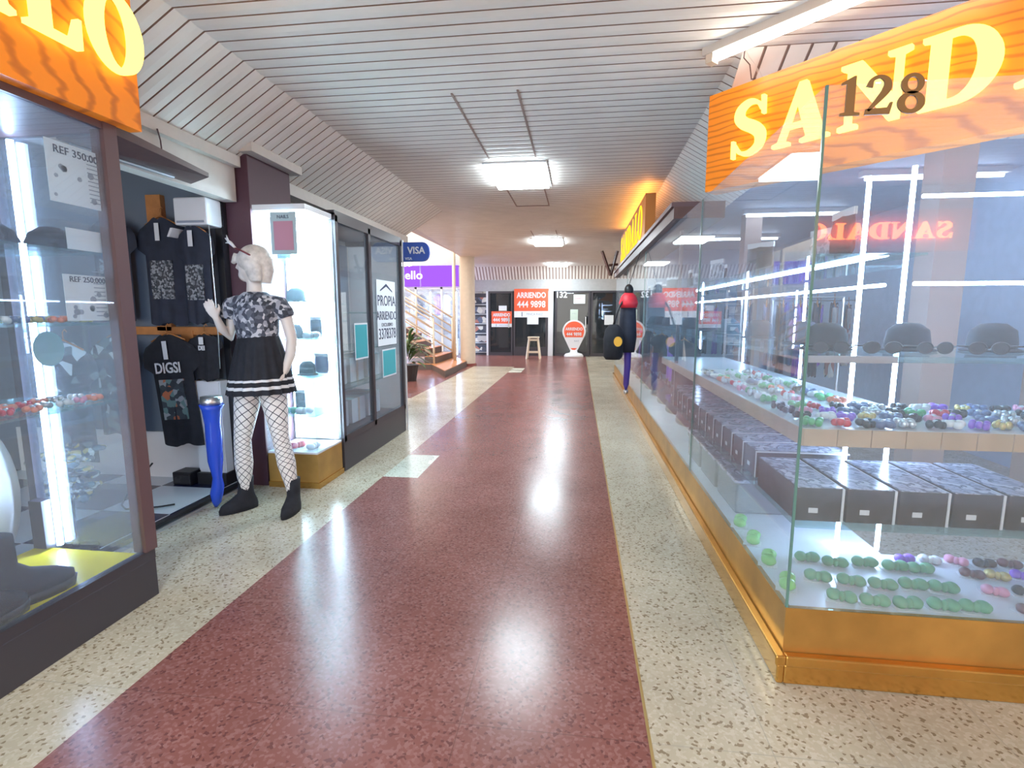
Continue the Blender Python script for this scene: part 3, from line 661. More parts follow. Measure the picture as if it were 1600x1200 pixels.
for z, cols, lv in ((.965, ['orange', 'pink', 'white', 'silver', 'orange', 'red'], 'lowest'), (1.31, ['gold', 'silver', 'orange', 'gold', 'blue', 'white'], 'middle')):
    for j, y in enumerate([2.0, 1.93, 1.86, 1.79, 1.72, 1.65, 1.58]):
        for i2, x in enumerate((-2.13, -2.24)):
            c = cols[(j + i2 * 2) % len(cols)]
            put_trinket(c, (x + rng.uniform(-.02, .02), y, z), rng.uniform(0, 6), '%s clip on the %s shelf above the yellow deck, %s from the post, %s row' % (c, lv, ORD[j], ('front', 'back')[i2]), 'clips on the shelves above the yellow deck', 1.2)
for j, (x, y) in enumerate([(-2.2, 1.95), (-2.3, 1.8), (-2.2, 1.66)]):
    t = thing('cap', 'dark cap on the top shelf above the yellow deck, %s from the post' % ORD[j], 'cap', (x, y, 1.61), 'caps above the yellow deck')
    B().lathe([(.085, 0), (.088, .03), (.07, .07), (.035, .095), (.004, .10)], (0, 0, 0), 16).obj('crown', m_navycloth, t, True)
    B().add([(.0, -.05, .006), (.11, -.045, .0), (.13, 0, .004), (.11, .045, .0), (.0, .05, .006), (.0, -.05, .012), (.11, -.045, .006), (.13, 0, .01), (.11, .045, .006), (.0, .05, .012)], [(0, 1, 2, 3, 4), (9, 8, 7, 6, 5), (0, 5, 6, 1), (1, 6, 7, 2), (2, 7, 8, 3), (3, 8, 9, 4), (4, 9, 5, 0)]).obj('brim', m_navycloth, t)
    
# ================================================================== MANNEQUIN
MX, MY = -2.11, 3.18
t = thing('mannequin', 'white mannequin in patterned top, striped black skirt, fishnets and boots beside the doorway', 'mannequin', (MX, MY, 0))
MT = t
def ell(c, rx, ry, tiltx=0, n=16, rot=0): return [(c[0] + rx * math.cos(2 * math.pi * k / n + 0) * math.cos(rot) - ry * math.sin(2 * math.pi * k / n) * math.sin(rot), c[1] + rx * math.cos(2 * math.pi * k / n) * math.sin(rot) + ry * math.sin(2 * math.pi * k / n) * math.cos(rot), c[2]) for k in range(n)]
ROT = R(-18)
bd = B()
bd.loft([ell((0, 0, .84), .13, .10, rot=ROT), ell((0, 0, .92), .165, .115, rot=ROT), ell((0, 0, 1.0), .155, .105, rot=ROT), ell((0, 0, 1.12), .115, .085, rot=ROT), ell((0, 0, 1.22), .125, .095, rot=ROT), ell((0, -.01, 1.32), .145, .11, rot=ROT), ell((0, 0, 1.41), .15, .09, rot=ROT), ell((.0, 0, 1.455), .12, .07, rot=ROT), ell((.0, 0, 1.49), .055, .05, rot=ROT), ell((0, 0, 1.55), .045, .048, rot=ROT), ell((-.01, 0, 1.58), .05, .05)])
bd.ball((-.005, 0, 1.66), (.095, .078, .115), None, 16)
bd.ball((-.055, -.005, 1.60), (.045, .045, .045), None, 10)      # jaw
bd.tube([(-.088, -.008, 1.68), (-.108, -.01, 1.645), (-.09, -.01, 1.635)], [.012, .014, .010], 8)   # nose
bd.tube([(-.083, -.02, 1.612), (-.090, -.005, 1.614), (-.083, .012, 1.612)], .008, 6)  # lips
bd.ball((.01, -.078, 1.655), (.018, .008, .03), None, 8)
hipL, kneeL, ankL = (-.085, 0, .88), (-.145, -.03, .50), (-.165, -.01, .12)
hipR, kneeR, ankR = (.075, 0, .88), (.135, -.03, .52), (.185, .0, .12)
def mixp(a, b_, f): return tuple(a[i] + (b_[i] - a[i]) * f for i in range(3))
LEGS = []
for h_, k_, a_ in ((hipL, kneeL, ankL), (hipR, kneeR, ankR)):
    pts = [h_, mixp(h_, k_, .35), mixp(h_, k_, .75), k_, mixp(k_, a_, .22), mixp(k_, a_, .45), mixp(k_, a_, .8), a_]
    rad = [.085, .078, .060, .050, .052, .055, .038, .034]; LEGS.append((pts, rad)); bd.tube(pts, rad, 14)
    bd.tube([a_, (a_[0], a_[1], .05)], [.034, .035], 10)
def hand(b_, T):
    b_.loft([[tuple(T @ Vector((x * w_, y * h_, z))) for x, y in ((-1, -1), (-.4, -1.2), (.4, -1.2), (1, -1), (1, 1), (.4, 1.2), (-.4, 1.2), (-1, 1))] for z, w_, h_ in ((0, .022, .013), (.03, .032, .013), (.075, .036, .011), (.085, .034, .009))])
    for i, (x, l) in enumerate(((-.028, .060), (-.010, .072), (.009, .066), (.027, .050))):
        b_.tube([T @ Vector((x, 0, .078)), T @ Vector((x * 1.15, -.004 - .002 * i, .078 + l * .4)), T @ Vector((x * 1.2, -.014 - .003 * i, .078 + l * .72)), T @ Vector((x * 1.2, -.028, .078 + l * .95))], [.0085, .008, .007, .0055], 7)
    b_.tube([T @ Vector((-.024, 0, .02)), T @ Vector((-.048, -.010, .045)), T @ Vector((-.056, -.020, .07)), T @ Vector((-.054, -.026, .088))], [.011, .0095, .008, .006], 7)
# straight arm (image right), hand down
bd.tube([(.14, 0, 1.415), (.175, .0, 1.40), (.205, .01, 1.31), (.232, .01, 1.18), (.228, -.01, 1.08), (.198, -.04, .965)], [.045, .047, .040, .034, .033, .022], 12)
hand(bd, Matrix.Translation((.196, -.042, .965)) @ Matrix.Rotation(R(180 + 14), 4, 'Y') @ Matrix.Rotation(R(70), 4, 'Z') @ Matrix.Scale(.85, 4))
# bent arm (image left), hand raised at chest height
bd.tube([(-.13, 0, 1.415), (-.165, .01, 1.39), (-.20, .03, 1.29), (-.23, .03, 1.19), (-.235, -.03, 1.25), (-.232, -.08, 1.325)], [.045, .045, .038, .034, .030, .022], 12)
hand(bd, Matrix.Translation((-.232, -.082, 1.325)) @ Matrix.Rotation(R(-12), 4, 'Y') @ Matrix.Rotation(R(25), 4, 'X') @ Matrix.Rotation(R(200), 4, 'Z') @ Matrix.Scale(.85, 4))
bo = bd.obj('body', m_skin, MT, True)
rm = bo.modifiers.new('r', 'REMESH'); rm.mode = 'VOXEL'; rm.voxel_size = .0065; rm.use_smooth_shade = True
sm = bo.modifiers.new('s', 'SMOOTH'); sm.iterations = 3; sm.factor = .5
# fishnet legs: slightly larger sleeves with a UV layer for the net
for pts, rad in LEGS:
    Pn, Rn = [], []
    for i in range(len(pts) - 1):
        for q in range(4): Pn.append(mixp(pts[i], pts[i + 1], q / 4)); Rn.append(rad[i] + (rad[i + 1] - rad[i]) * q / 4 + .004)
    Pn.append(pts[-1]); Rn.append(rad[-1] + .004)
    b = B().tube(Pn, Rn, 20, None, None, False); me = b.mesh('tights'); uvl = me.uv_layers.new(name='UVMap')
    for p in me.polygons:
        us = [(me.loops[l].vertex_index % 20) for l in p.loop_indices]
        wrap = max(us) - min(us) > 10
        for l in p.loop_indices:
            vi = me.loops[l].vertex_index; u = vi % 20
            if wrap and u == 0: u = 20
            uvl.data[l].uv = (u / 20 * 7, (vi // 20) * .62)
    link('tights', me, m_fish, MT, True)
# top with short sleeves
tp = B().loft([ell((0, 0, 1.17), .142, .112, rot=ROT, n=24), ell((0, 0, 1.22), .146, .115, rot=ROT, n=24), ell((0, -.01, 1.32), .160, .125, rot=ROT, n=24), ell((0, 0, 1.41), .165, .105, rot=ROT, n=24), ell((0, 0, 1.462), .13, .083, rot=ROT, n=24), ell((0, 0, 1.49), .075, .065, rot=ROT, n=24)])
for s in (1, -1): tp.tube([(s * .11, 0, 1.42), (s * .17, .0, 1.405), (s * .198, .005, 1.36), (s * .210, .008, 1.325)], [.055, .058, .056, .052], 14)
o = tp.obj('top', m_top, MT, True); o.modifiers.new('r', 'REMESH').mode = 'VOXEL'; o.modifiers['r'].voxel_size = .008; o.modifiers['r'].use_smooth_shade = True
# pleated skirt with two pale stripes
n = 72; rings = []; zs = [1.215, 1.19, 1.12, 1.02, .92, .905, .885, .875, .855, .84, .82]
for z in zs:
    f = (1.215 - z) / .395; r0 = .135 + .10 * f ** .8; am = .016 * f
    rings.append([((r0 + am * math.sin(k * 2 * math.pi / n * 18)) * math.cos(2 * math.pi * k / n) * math.cos(ROT) * 1.0 - (r0 * .78 + am * math.sin(k * 2 * math.pi / n * 18)) * math.sin(2 * math.pi * k / n) * math.sin(ROT), (r0 + am * math.sin(k * 2 * math.pi / n * 18)) * math.cos(2 * math.pi * k / n) * math.sin(ROT) + (r0 * .78 + am * math.sin(k * 2 * math.pi / n * 18)) * math.sin(2 * math.pi * k / n) * math.cos(ROT), z + .012 * math.cos(2 * math.pi * k / n)) for k in range(n)])
sk = B(); 
for i in range(len(zs) - 1): sk.loft([rings[i], rings[i + 1]], m_whitetrim if i in (4, 5, 7) and i != 5 or i == 7 else m_blackcloth, False)
sk.obj('skirt', None, MT, True)
# hair bob, headband, feather, boots
hr = B()
hr.ball((.012, .002, 1.69), (.108, .100, .105), None, 18); hr.tube([(.03, -.05, 1.69), (.045, -.07, 1.62), (.05, -.06, 1.555)], [(.06, .03), (.058, .028), (.04, .02)], 12)
hr.tube([(.03, .05, 1.69), (.045, .07, 1.62), (.05, .06, 1.555)], [(.06, .03), (.058, .028), (.04, .02)], 12); hr.tube([(.07, 0, 1.70), (.085, 0, 1.62), (.08, 0, 1.545)], [.06, .055, .035], 12)
hr.tube([(-.085, -.03, 1.73), (-.10, -.035, 1.70), (-.115, -.04, 1.675), (-.125, -.045, 1.68)], [.025, .022, .014, .005], 8)
o = hr.obj('hair', m_silver, MT, True); o.modifiers.new('r', 'REMESH').mode = 'VOXEL'; o.modifiers['r'].voxel_size = .008; o.modifiers['r'].use_smooth_shade = True
B().tube([(-.085 + .16 * q / 10, -.05 - .055 * math.sin(q / 10 * math.pi), 1.765 - .075 * q / 10 + .015 * math.sin(q / 10 * math.pi)) for q in range(11)], .006, 8).obj('headband', M('dark_red_band', (.16, .03, .04), .5), MT, True)
B().tube([(-.08, -.05, 1.765), (-.115, -.05, 1.80), (-.15, -.05, 1.83)], [.006, .012, .003], 8).tube([(-.12, -.05, 1.803), (-.15, -.05, 1.80)], [.009, .002], 7).tube([(-.13, -.05, 1.81), (-.14, -.05, 1.85)], [.008, .002], 7).obj('feather', m_whitetrim, MT, True)
for (a_, ang) in ((ankL, -125), (ankR, -84)):
    T = Matrix.Translation((a_[0], a_[1], 0)) @ Matrix.Rotation(R(ang), 4, 'Z') @ Matrix.Scale(.98, 4)
    s = B()
    def ring(cx, z, lx, ly): return [(cx + lx * math.cos(2 * math.pi * q / 14), ly * math.sin(2 * math.pi * q / 14), z) for q in range(14)]
    s.loft([ring(.05, 0, .13, .043), ring(.05, .03, .132, .045), ring(.045, .06, .122, .044), ring(.02, .09, .085, .042), ring(0, .12, .056, .042), ring(-.005, .17, .050, .044), ring(-.005, .235, .054, .048), ring(-.005, .236, .04, .036)], None, True, T)
    s.obj('boot', m_blackcloth, MT, True)

# blue glossy leg form
t = thing('leg_form', 'glossy blue plastic leg form standing toe-down in front of the white cabinet', 'leg form', (-2.50, 3.17, 0))
B().tube([(-.01, 0, 0), (0, 0, .04), (.005, .0, .10), (.02, 0, .16), (.02, 0, .22), (.015, 0, .34), (.018, 0, .48), (.018, 0, .60), (.018, 0, .70), (.02, 0, .735)], [.008, .03, .042, .040, .030, .048, .052, .050, .062, .080], 18).obj('leg', m_blue, t, True)
B().tube([(.02, 0, .735), (.02, 0, .755), (.02, 0, .79)], [.066, .07, .066], 18).obj('rim', m_steel, t, True)

# ================================================================== LIT CORNER CASE (gold base)
LC = thing('display_case', 'brightly lit glass display case with a gold base beside the brown column', 'display case', (-2.18, 3.84, 0))
x0, x1, y0, y1 = -2.39, -1.98, 3.63, 4.04
P(B().box((x0, y0, .045), (x1, y1, .27)), 'base', m_gold, LC); P(B().box((x0, y0 - .012, 0), (x1 + .012, y1, .045)), 'plinth', m_goldrail, LC)
P(B().box((x0, y0, .27), (x1, y1, .285)), 'deck', m_deck, LC)
P(B().box((x0, y0, .285), (x1, y0 + .006, 2.10)), 'glass_pane', m_glass, LC); P(B().box((x1 - .006, y0 + .008, .285), (x1, y1, 2.10)), 'glass_pane', m_glass, LC)
P(B().box((x0, y0, 2.10), (x1, y1, 2.14)), 'top', m_deck, LC)
for z in (.56, .86, 1.15, 1.43, 1.75): P(B().box((x0 + .01, y0 + .015, z), (x1 - .015, y1 - .03, z + .008)), 'shelf', m_glassshelf, LC)
P(B().box((x0 + .01, y1 - .02, .30), (x1 - .02, y1 - .008, 2.09)), 'back_panel', m_deck, LC)
for (x, y) in ((x1 - .045, y1 - .05), (x0 + .05, y1 - .05)): P(B().tube([(x, y, .32), (x, y, 2.07)], .016, 10), 'light_tube', m_ledbig, LC, smooth=True)
P(B().tube([(x1 - .05, y0 + .05, 2.075), (x1 - .05, y1 - .07, 2.075)], .016, 8), 'light_tube', m_ledbig, LC, smooth=True)
P(B().tube([(x0 + .05, y0 + .05, 2.075), (x1 - .08, y0 + .05, 2.075)], .016, 8), 'light_tube', m_ledbig, LC, smooth=True)
P(B().tube([(x0 + .15, y1 - .07, 1.20), (x0 + .15, y1 - .07, 2.05)], .012, 8), 'light_tube', m_ledbig, LC, smooth=True)
P(B().tube([(x1 - .15, y1 - .07, 1.20), (x1 - .15, y1 - .07, 2.05)], .012, 8), 'light_tube', m_ledbig, LC, smooth=True)
def hat(label, loc, mat, w_=.11, group=None, rz=0):
    t = thing('hat', label, 'hat', loc, group, rz)
    w_ *= .8
    B().lathe([(w_ * .75, 0), (w_ * .8, .03), (w_ * .72, .08), (w_ * .4, .105), (.003, .108)], (0, 0, 0), 18).obj('crown', mat, t, True)
    B().lathe([(w_ * .76, .002), (w_, -.0), (w_ * 1.02, .005), (w_ * .78, .012)], (0, 0, 0), 18).obj('brim', mat, t, True)
    return t
m_teal = M('dark_teal_felt', (.03, .09, .12), .7)
hat('dark teal hat on the fourth shelf of the lit case, above the mannequin arm', (-2.17, 3.78, 1.44), m_teal)
hat('dark hat on the third shelf of the lit case', (-2.20, 3.80, 1.16), m_navycloth, .09)
hat('black cap with pale lettering on the second shelf of the lit case', (-2.12, 3.80, .87), m_blackcloth, .10)
hat('dark hat on the top shelf of the lit case, beside the pink poster', (-2.27, 3.82, 1.76), m_teal, .08)
for j, (x, y, z, c, lb) in enumerate([(-2.25, 3.72, .57, 'mint', 'lowest shelf by the column'), (-2.12, 3.72, .57, 'white', 'lowest shelf by the corner'), (-2.28, 3.73, .87, 'blue', 'second shelf by the column'), (-2.04, 3.75, 1.16, 'silver', 'third shelf by the corner'), (-2.2, 3.75, .286, 'red', 'white deck by the column'), (-2.06, 3.74, .286, 'white', 'white deck by the corner')]):
    put_bow(c, (x, y, z), .3 * j, '%s hair bow in the lit gold-based case, %s' % (c, lb), 'bows in the lit case', 1.5)
def bagged(label, loc, mat, w_=.09, h_=.16, rz=0, group=None):
    t = thing('packet', label, 'packet', loc, group, rz)
    b = B(); b.loft([[(w_ * .5 * math.cos(2 * math.pi * q / 12) * s1, .022 * math.sin(2 * math.pi * q / 12) * s2, z) for q in range(12)] for z, s1, s2 in ((0, .85, .5), (h_ * .15, 1, 1), (h_ * .6, 1, .9), (h_ * .85, .95, .3), (h_, .95, .12))])
    b.obj('bag', mat, t, True); B().box((-w_ * .47, -.006, h_ * .84), (w_ * .47, .006, h_)).obj('header_card', m_whitetrim, t); return t
bagged('dark packet standing on the lowest shelf of the lit case', (-2.24, 3.88, .575), m_navycloth); bagged('blue packet standing on the second shelf of the lit case', (-2.05, 3.90, .872), mats_small['blue'], .12); bagged('dark packet on the third shelf of the lit case, back', (-2.1, 3.93, 1.165), m_navycloth, .1)
PO = paper('poster', 'small pink and grey poster taped high on the front of the lit case', 'poster', (-2.14, 3.61, 1.93), (1, 0, 0), .20, .30, [('NAILS', .035, .115, 1., m_ink)], dots=False, mat=M('pale_aqua_paper', (.42, .56, .62), .6))
B().box((-.075, -.005, -.12), (.075, -.003, .085)).obj('print', M('dusty_pink_print', (.50, .25, .34), .6), PO.children[0])

# ================================================================== LEFT GLAZED SHOP BOX
GB = thing('shop_window', 'dark-framed glazed shop window box with notices, between the lit case and the stairs', 'shop window', (-2.2, 4.9, 0))
y0, y1 = 4.07, 5.66
P(B().box((-2.6, y0, 0), (-1.97, y1, .26)), 'base', m_frame, GB, bevel=.004)
f = B()
for y in (y0 + .02, 4.76, y1 - .03): f.box((-2.01, y - .025, .26), (-1.965, y + .025, 2.14))
f.box((-2.01, y0, 2.09), (-1.965, y1, 2.16)); f.box((-2.01, y0, .26), (-1.965, y1, .31)); f.box((-2.6, y1 - .05, 2.09), (-1.97, y1, 2.16)); f.box((-2.6, y0, 2.14), (-1.97, y1, 2.18))
P(f, 'frame', m_frame, GB)
for a, c in ((y0 + .045, 4.735), (4.785, y1 - .055)): P(B().box((-1.992, a, .31), (-1.984, c, 2.09)), 'glass_pane', m_glass, GB)
P(B().box((-2.58, y1 - .03, .26), (-2.01, y1 - .022, 2.09)), 'glass_pane', m_glass, GB)
P(B().box((-2.60, y0 + .02, .26), (-2.585, y1 - .05, 2.09), M('grey_blue_board', (.16, .20, .27), .5)), 'back_panel', None, GB)
for z in (.66, 1.0, 1.35): P(B().box((-2.58, y0 + .03, z), (-2.08, y1 - .06, z + .015)), 'shelf', m_glassshelf, GB)
P(B().box((-1.965, y1 - .003, 0), (-1.95, y1 + .02, 2.16)), 'edge_trim', m_whitetrim, GB)
# notices
t = paper('notice', 'tall white rental notice with a roof drawing and a long number on the dark glazing', 'notice', (-1.975, 5.17, 1.355), (0, 1, 0), .52, .66, [('PROPIA', .15, .12, 1., m_ink), ('ARRIENDO', .125, -.03, .9, m_ink), ('EXCLUSIVO', .05, -.12, 1.2, m_ink), ('3378378', .155, -.215, .9, m_ink)], dots=False)
T = facing((0, 0, 0), (0, 1, 0)); B().add([(-.17, .23, .002), (0, .30, .002), (.17, .23, .002), (.17, .215, .002), (0, .27, .002), (-.17, .215, .002)], [(0, 5, 4, 1), (1, 4, 3, 2)], None, T).obj('roof_drawing', m_ink, t)
m_tealst = M('teal_sticker', (.05, .38, .44), .4)
for (y, z, w_, h_, lb) in ((4.52, 1.10, .26, .30, 'teal square sticker on the first dark pane beside the lit case'), (5.21, .84, .36, .26, 'teal square sticker below the white rental notice')):
    t = thing('sticker', lb, 'sticker', (-1.978, y, z)); B().box((0, -w_ / 2 - .015, -h_ / 2 - .015), (.002, w_ / 2 + .015, h_ / 2 + .015)).obj('backing', m_paper, t); B().box((.002, -w_ / 2, -h_ / 2), (.003, w_ / 2, h_ / 2)).obj('face', m_tealst, t)
for j, (y, z) in enumerate([(4.9, .27), (5.3, .27), (4.9, .68), (5.32, .68), (4.5, .27), (4.5, .68)]):
    t = thing('storage_carton', 'pale grey carton in the dark glazed box, %s %s' % (('by the middle bar', 'by the stairs', 'by the middle bar', 'by the stairs', 'by the lit case', 'by the lit case')[j], 'on the shelf' if z > .5 else 'on the base'), 'carton', (-2.35, y, z)); B().box((-.15, -.16, 0), (.15, .16, .24)).obj('body', m_paper, t, bevel=.004); B().box((-.152, -.02, .0), (.152, .02, .2405)).obj('tape', m_beige, t)
# projecting VISA sign
t = thing('projecting_sign', 'rounded blue projecting sign lettered VISA at the end of the dark glazing', 'sign', (-1.80, 5.68, 2.03))
pts = [(-.15, -.105), (.07, -.105)] + arc(.075, 0, .075, .105, -90, 90, 12)[1:] + [(-.15, .105)]
b = B(); b.prism(pts, -.018, .018, None, facing((0, 0, 0), (1, 0, 0))); b.obj('panel', m_visa, t)
words('VISA', .105, (0, -.02, .012), (1, 0, 0), m_whitetrim, t, sx=.95, bold=.002); words('VISA', .04, (-.09, -.02, -.075), (1, 0, 0), m_paper, t)
B().box((-.16, -.012, -.10), (-.145, .012, .10)).obj('mount', m_frame, t)

# ================================================================== STAIRS, PLANT, ATRIUM SHOP
ST = thing('staircase', 'flight of stairs with pale railings rising behind the blue projecting sign', 'staircase', (-3.4, 12.5, 0))
stp = B().prism([(-2.80, 10.6), (-2.84, 12.95), (-3.3, 13.9), (-7.5, 13.9), (-7.5, 12.0), (-3.5, 12.0)], 0, .13, m_step); stp.prism([(-2.81, 10.62), (-2.85, 12.94), (-3.3, 13.88), (-7.5, 13.88), (-7.5, 12.0), (-3.5, 12.0)], .13, .145, m_tread)
P(stp, 'landing', None, ST)
for i in range(14):
    xa = -3.42 - i * .28; z0 = .145 + i * .17
    P(B().box((xa, 12.1, z0), (xa - .28, 13.7, z0 + .16), m_step).box((xa + .015, 12.1, z0 + .155), (xa - .28, 13.7, z0 + .172), m_tread), 'step', None, ST)
sl = .17 / .28
for y, xs, in ((12.08, -3.46), (13.72, -3.40)):
    for dz, r_ in ((1.1, .028), (.86, .02), (.66, .02), (.46, .02), (.2, .024)):
        P(B().tube([(xs, y, .145 + dz), (xs - 3.9, y, .145 + dz + 3.9 * sl)], r_, 8), 'handrail' if dz == 1.1 else 'rail_bar', m_rail, ST, smooth=True)
    for q in range(4):
        x = xs - q * 1.0; P(B().tube([(x, y, .145 + q * 1.0 * sl - (.1 if q else 0)), (x, y, .145 + 1.1 + q * sl)], .026, 8), 'post', m_rail, ST, smooth=True)
P(B().tube([(-3.16, 13.0, .145), (-3.16, 13.0, 3.1)], .045, 12), 'support_post', m_rail, ST, smooth=True)
t = thing('potted_plant', 'bushy green potted plant at the foot of the stairs beside the dark glazing', 'plant', (-3.42, 10.0, 0))
B().lathe([(.17, 0), (.22, .3), (.235, .32), (.2, .33)], (0, 0, 0), 16).obj('pot', m_pot, t)
b = B(); rng = random.Random(2)
for k in range(90):
    a = rng.uniform(0, 6.28); el = rng.uniform(.0, 1.35); L_ = rng.uniform(.35, .62); z0 = rng.uniform(.3, .75)
    d = Vector((math.cos(a) * math.cos(el), math.sin(a) * math.cos(el), math.sin(el))); side = Vector((-math.sin(a), math.cos(a), 0)) * .035
    p0 = Vector((0, 0, z0)) + d * .05; p1 = p0 + d * L_ * .5; p2 = p0 + d * L_ * .85 - Vector((0, 0, .10)); p3 = p0 + d * L_ - Vector((0, 0, .2))
    b.add([p0, p1 - side, p1 + side, p2 - side * .8, p2 + side * .8, p3], [(0, 1, 2), (1, 3, 4, 2), (3, 5, 4)])
b.obj('foliage', m_leaf, t)
# purple lit shop sign
t = thing('shop_sign', 'glowing purple shop sign seen across the stairs, lettered bello', 'sign', (-4.5, 14.95, 2.44))
B().box((-2.6, -.05, -.30), (1.0, .05, .30)).obj('lightbox', m_purplesign, t); words('abello', .34, (-.50, -.06, .02), (1, 0, 0), m_signtext, t, sx=1.1, bold=.004)
B().box((-.15, -.052, -.30), (-.11, -.05, .30)).obj('joint', M('purple_seam', (.12, .05, .3), .5), t)
t = thing('ceiling_light', 'flat white lit panel above the purple sign', 'ceiling light', (-5.0, 14.2, 2.72)); B().box((-.35, -.3, -.02), (.25, .3, .02)).obj('diffuser', m_panel, t)
B().tube([(-.05, 0, .02), (-.05, 0, 2.6)], .012, 6).obj('rod', m_steel, t)
fr = thing('shop_window', 'bright clothing shop window under the purple sign, behind the stair railing', 'shop window', (-4.6, 15.3, 0))
f = B()
for x in (-7, -5.8, -4.9, -4.1, -3.3): f.box((x - .03, 15.27, 0), (x + .03, 15.33, 2.14))
f.box((-7, 15.27, 2.08), (-3.3, 15.33, 2.14)); P(f, 'frame', m_steel, fr); P(B().box((-7, 15.296, 0), (-3.3, 15.304, 2.1)), 'glass_pane', m_glass, fr)
for x in (-5.4, -4.5, -3.7): P(B().tube([(x, 15.45, .1), (x, 15.45, 2.0)], .02, 8), 'light_tube', m_led, fr, smooth=True)
P(B().tube([(-7, 15.9, 2.01), (-3.3, 15.9, 2.01)], .012, 6).tube([(-7, 15.9, 1.26), (-3.3, 15.9, 1.26)], .012, 6).box((-7.03, 15.33, 1.99), (-7, 15.93, 2.03)).box((-3.3, 15.33, 1.99), (-3.27, 15.93, 2.03)), 'rail', m_steel, fr)
cols = ['black', 'purple', 'blue', 'silver', 'black', 'pink', 'purple', 'white', 'black', 'blue']
gp = None
for j in range(10):
    x = -6.0 + j * .27; c = cols[j]
    lb = '%s garment hanging under the purple sign, %s counting towards the round column' % (c, ORD[j])
    t = garment('shirt', lb, (x, 15.9, 1.95 - .75 * (j % 3 == 2)), .22, .62, (1, 0, 0), mats_small[c] if c != 'black' else m_navycloth, tagm=False, group='garments under the purple sign')
# cream bins behind column: shelving shop at far left of end wall
t = thing('display_shelf', 'tall narrow shelf of mixed goods between round column and end door', 'display shelf', (-3.12, FARY + .25, 0))
B().box((-.28, -.15, 0), (.20, .15, 2.0), m_frame).obj('case', None, t)
m_goods = PATTERN('mixed_goods', [(.05, .06, .08), (.45, .42, .40), (.12, .14, .2), (.6, .58, .52), (.08, .08, .1), (.4, .16, .12)], 7)
for q in range(6): B().box((-.25, -.19, .12 + q * .31), (.17, -.15, .32 + q * .31)).obj('goods_row', m_goods, t); B().box((-.28, -.2, .08 + q * .31), (.20, .15, .10 + q * .31)).obj('shelf', m_steel, t)

# ================================================================== END WALL SHOPFRONTS
m_doorglass = GLASS('smoky_glass', (.38, .40, .42), 1.5, .05)
def end_door(name, label, x0, x1, cat='door', ym=0):
    t = thing(name, label, cat, ((x0 + x1) / 2, FARY, 0)); w_ = (x1 - x0) / 2
    B().box((-w_, -.03, 0), (-w_ + .06, .03, 2.06)).box((w_ - .06, -.03, 0), (w_, .03, 2.06)).box((-w_ + .06, -.03, 2.0), (w_ - .06, .03, 2.06)).box((-w_ + .06, -.03, 0), (w_ - .06, .03, .10 + ym)).obj('frame', m_frame, t)
    B().box((-w_ + .06, -.005, .1 + ym), (w_ - .06, .005, 2.0)).obj('glass_pane', m_doorglass, t); return t
t = end_door('glass_door', 'dark glass end-wall door bearing the small orange rental poster', -2.90, -2.10); B().box((.26, -.08, .9), (.29, -.03, 1.25)).obj('handle', m_steel, t)
end_door('shop_window', 'end-wall window behind the wooden stool with the large orange rental poster', -2.08, -.98, 'shop window', .18)
t = end_door('glass_door', 'dark end-wall door marked 132', -.74, .36); B().box((.40, -.08, .9), (.43, -.03, 1.25)).obj('handle', m_steel, t)
end_door('shop_window', 'dark end-wall shop window past door 132, beside the gold-based case', .38, 2.9, 'shop window')
struct(B().box((-2.96, FARY - .05, 0), (-2.90, FARY + .05, 2.06), m_whitetrim).obj('door_frame_2')); struct(B().box((-.96, FARY - .06, 0), (-.80, FARY + .06, 2.06)).obj('door_frame_3', m_whitetrim))
struct(B().box((-2.95, FARY + .4, .0), (2.9, FARY + .42, 2.1)).obj('wall_back_2', M('dim_interior_wall', (.13, .14, .15), .8, var=.4, scale=2)))
def poster(label, x, z, w_, h_, big=True):
    t = thing('rental_poster', label, 'poster', (x, FARY - .045, z))
    B().box((-w_ / 2, -.002, -h_ * .28), (w_ / 2, .002, h_ / 2)).obj('orange_panel', m_orange, t); B().box((-w_ / 2, -.002, -h_ / 2), (w_ / 2, .002, -h_ * .28)).obj('white_strip', m_paper, t)
    op = t.children[0] if False else [c for c in t.children if c.name.startswith('orange_panel')][0]
    words('ARRIENDO', h_ * .27, (0, -.004, h_ * .27), (1, 0, 0), m_whitetrim, op, sx=.95 * w_ / h_ * .66, bold=.006); words('444 9898', h_ * .32, (0, -.004, -h_ * .05), (1, 0, 0), m_whitetrim, op, sx=.95 * w_ / h_ * .72, bold=.006)
    words('FINCA RAIZ', h_ * .11, (w_ * .1, -.004, -h_ * .39), (1, 0, 0), m_inkgrey, t); B().box((-w_ * .28, -.004, -h_ * .47), (-w_ * .26, -.002, -h_ * .31)).obj('divider', m_ink, t)
    return t
poster('large orange and white poster reading ARRIENDO 444 9898 on the end-wall window', -1.50, 1.68, 1.10, .90)
poster('small orange and white rental poster on the end-wall door by the goods shelf', -2.46, 1.17, .66, .50)
paper('notice', 'small white notice above the small orange poster, end wall', 'notice', (-2.42, FARY - .05, 1.52), (1, 0, 0), .26, .16, [], dots=False)
paper('notice', 'white notice below the large orange poster, end wall', 'notice', (-1.45, FARY - .05, 1.13), (1, 0, 0), .36, .24, [], dots=False)
paper('notice', 'white sheet with red words at the top of door 132', 'notice', (.02, FARY - .05, 1.80), (1, 0, 0), .36, .28, [('ABIERTO', .07, .02, 1., m_red2)], dots=False)
paper('notice', 'pale green sheet above the pin-shaped sign', 'notice', (-.14, FARY - .05, 1.30), (1, 0, 0), .24, .36, [('AVISO', .05, .05, 1., m_inkgrey)], mat=M('pale_green_paper', (.50, .58, .50), .6), dots=False)
paper('notice', 'pale sheet in the dark window past door 132', 'notice', (.95, FARY - .05, 1.15), (1, 0, 0), .28, .3, [], dots=False)
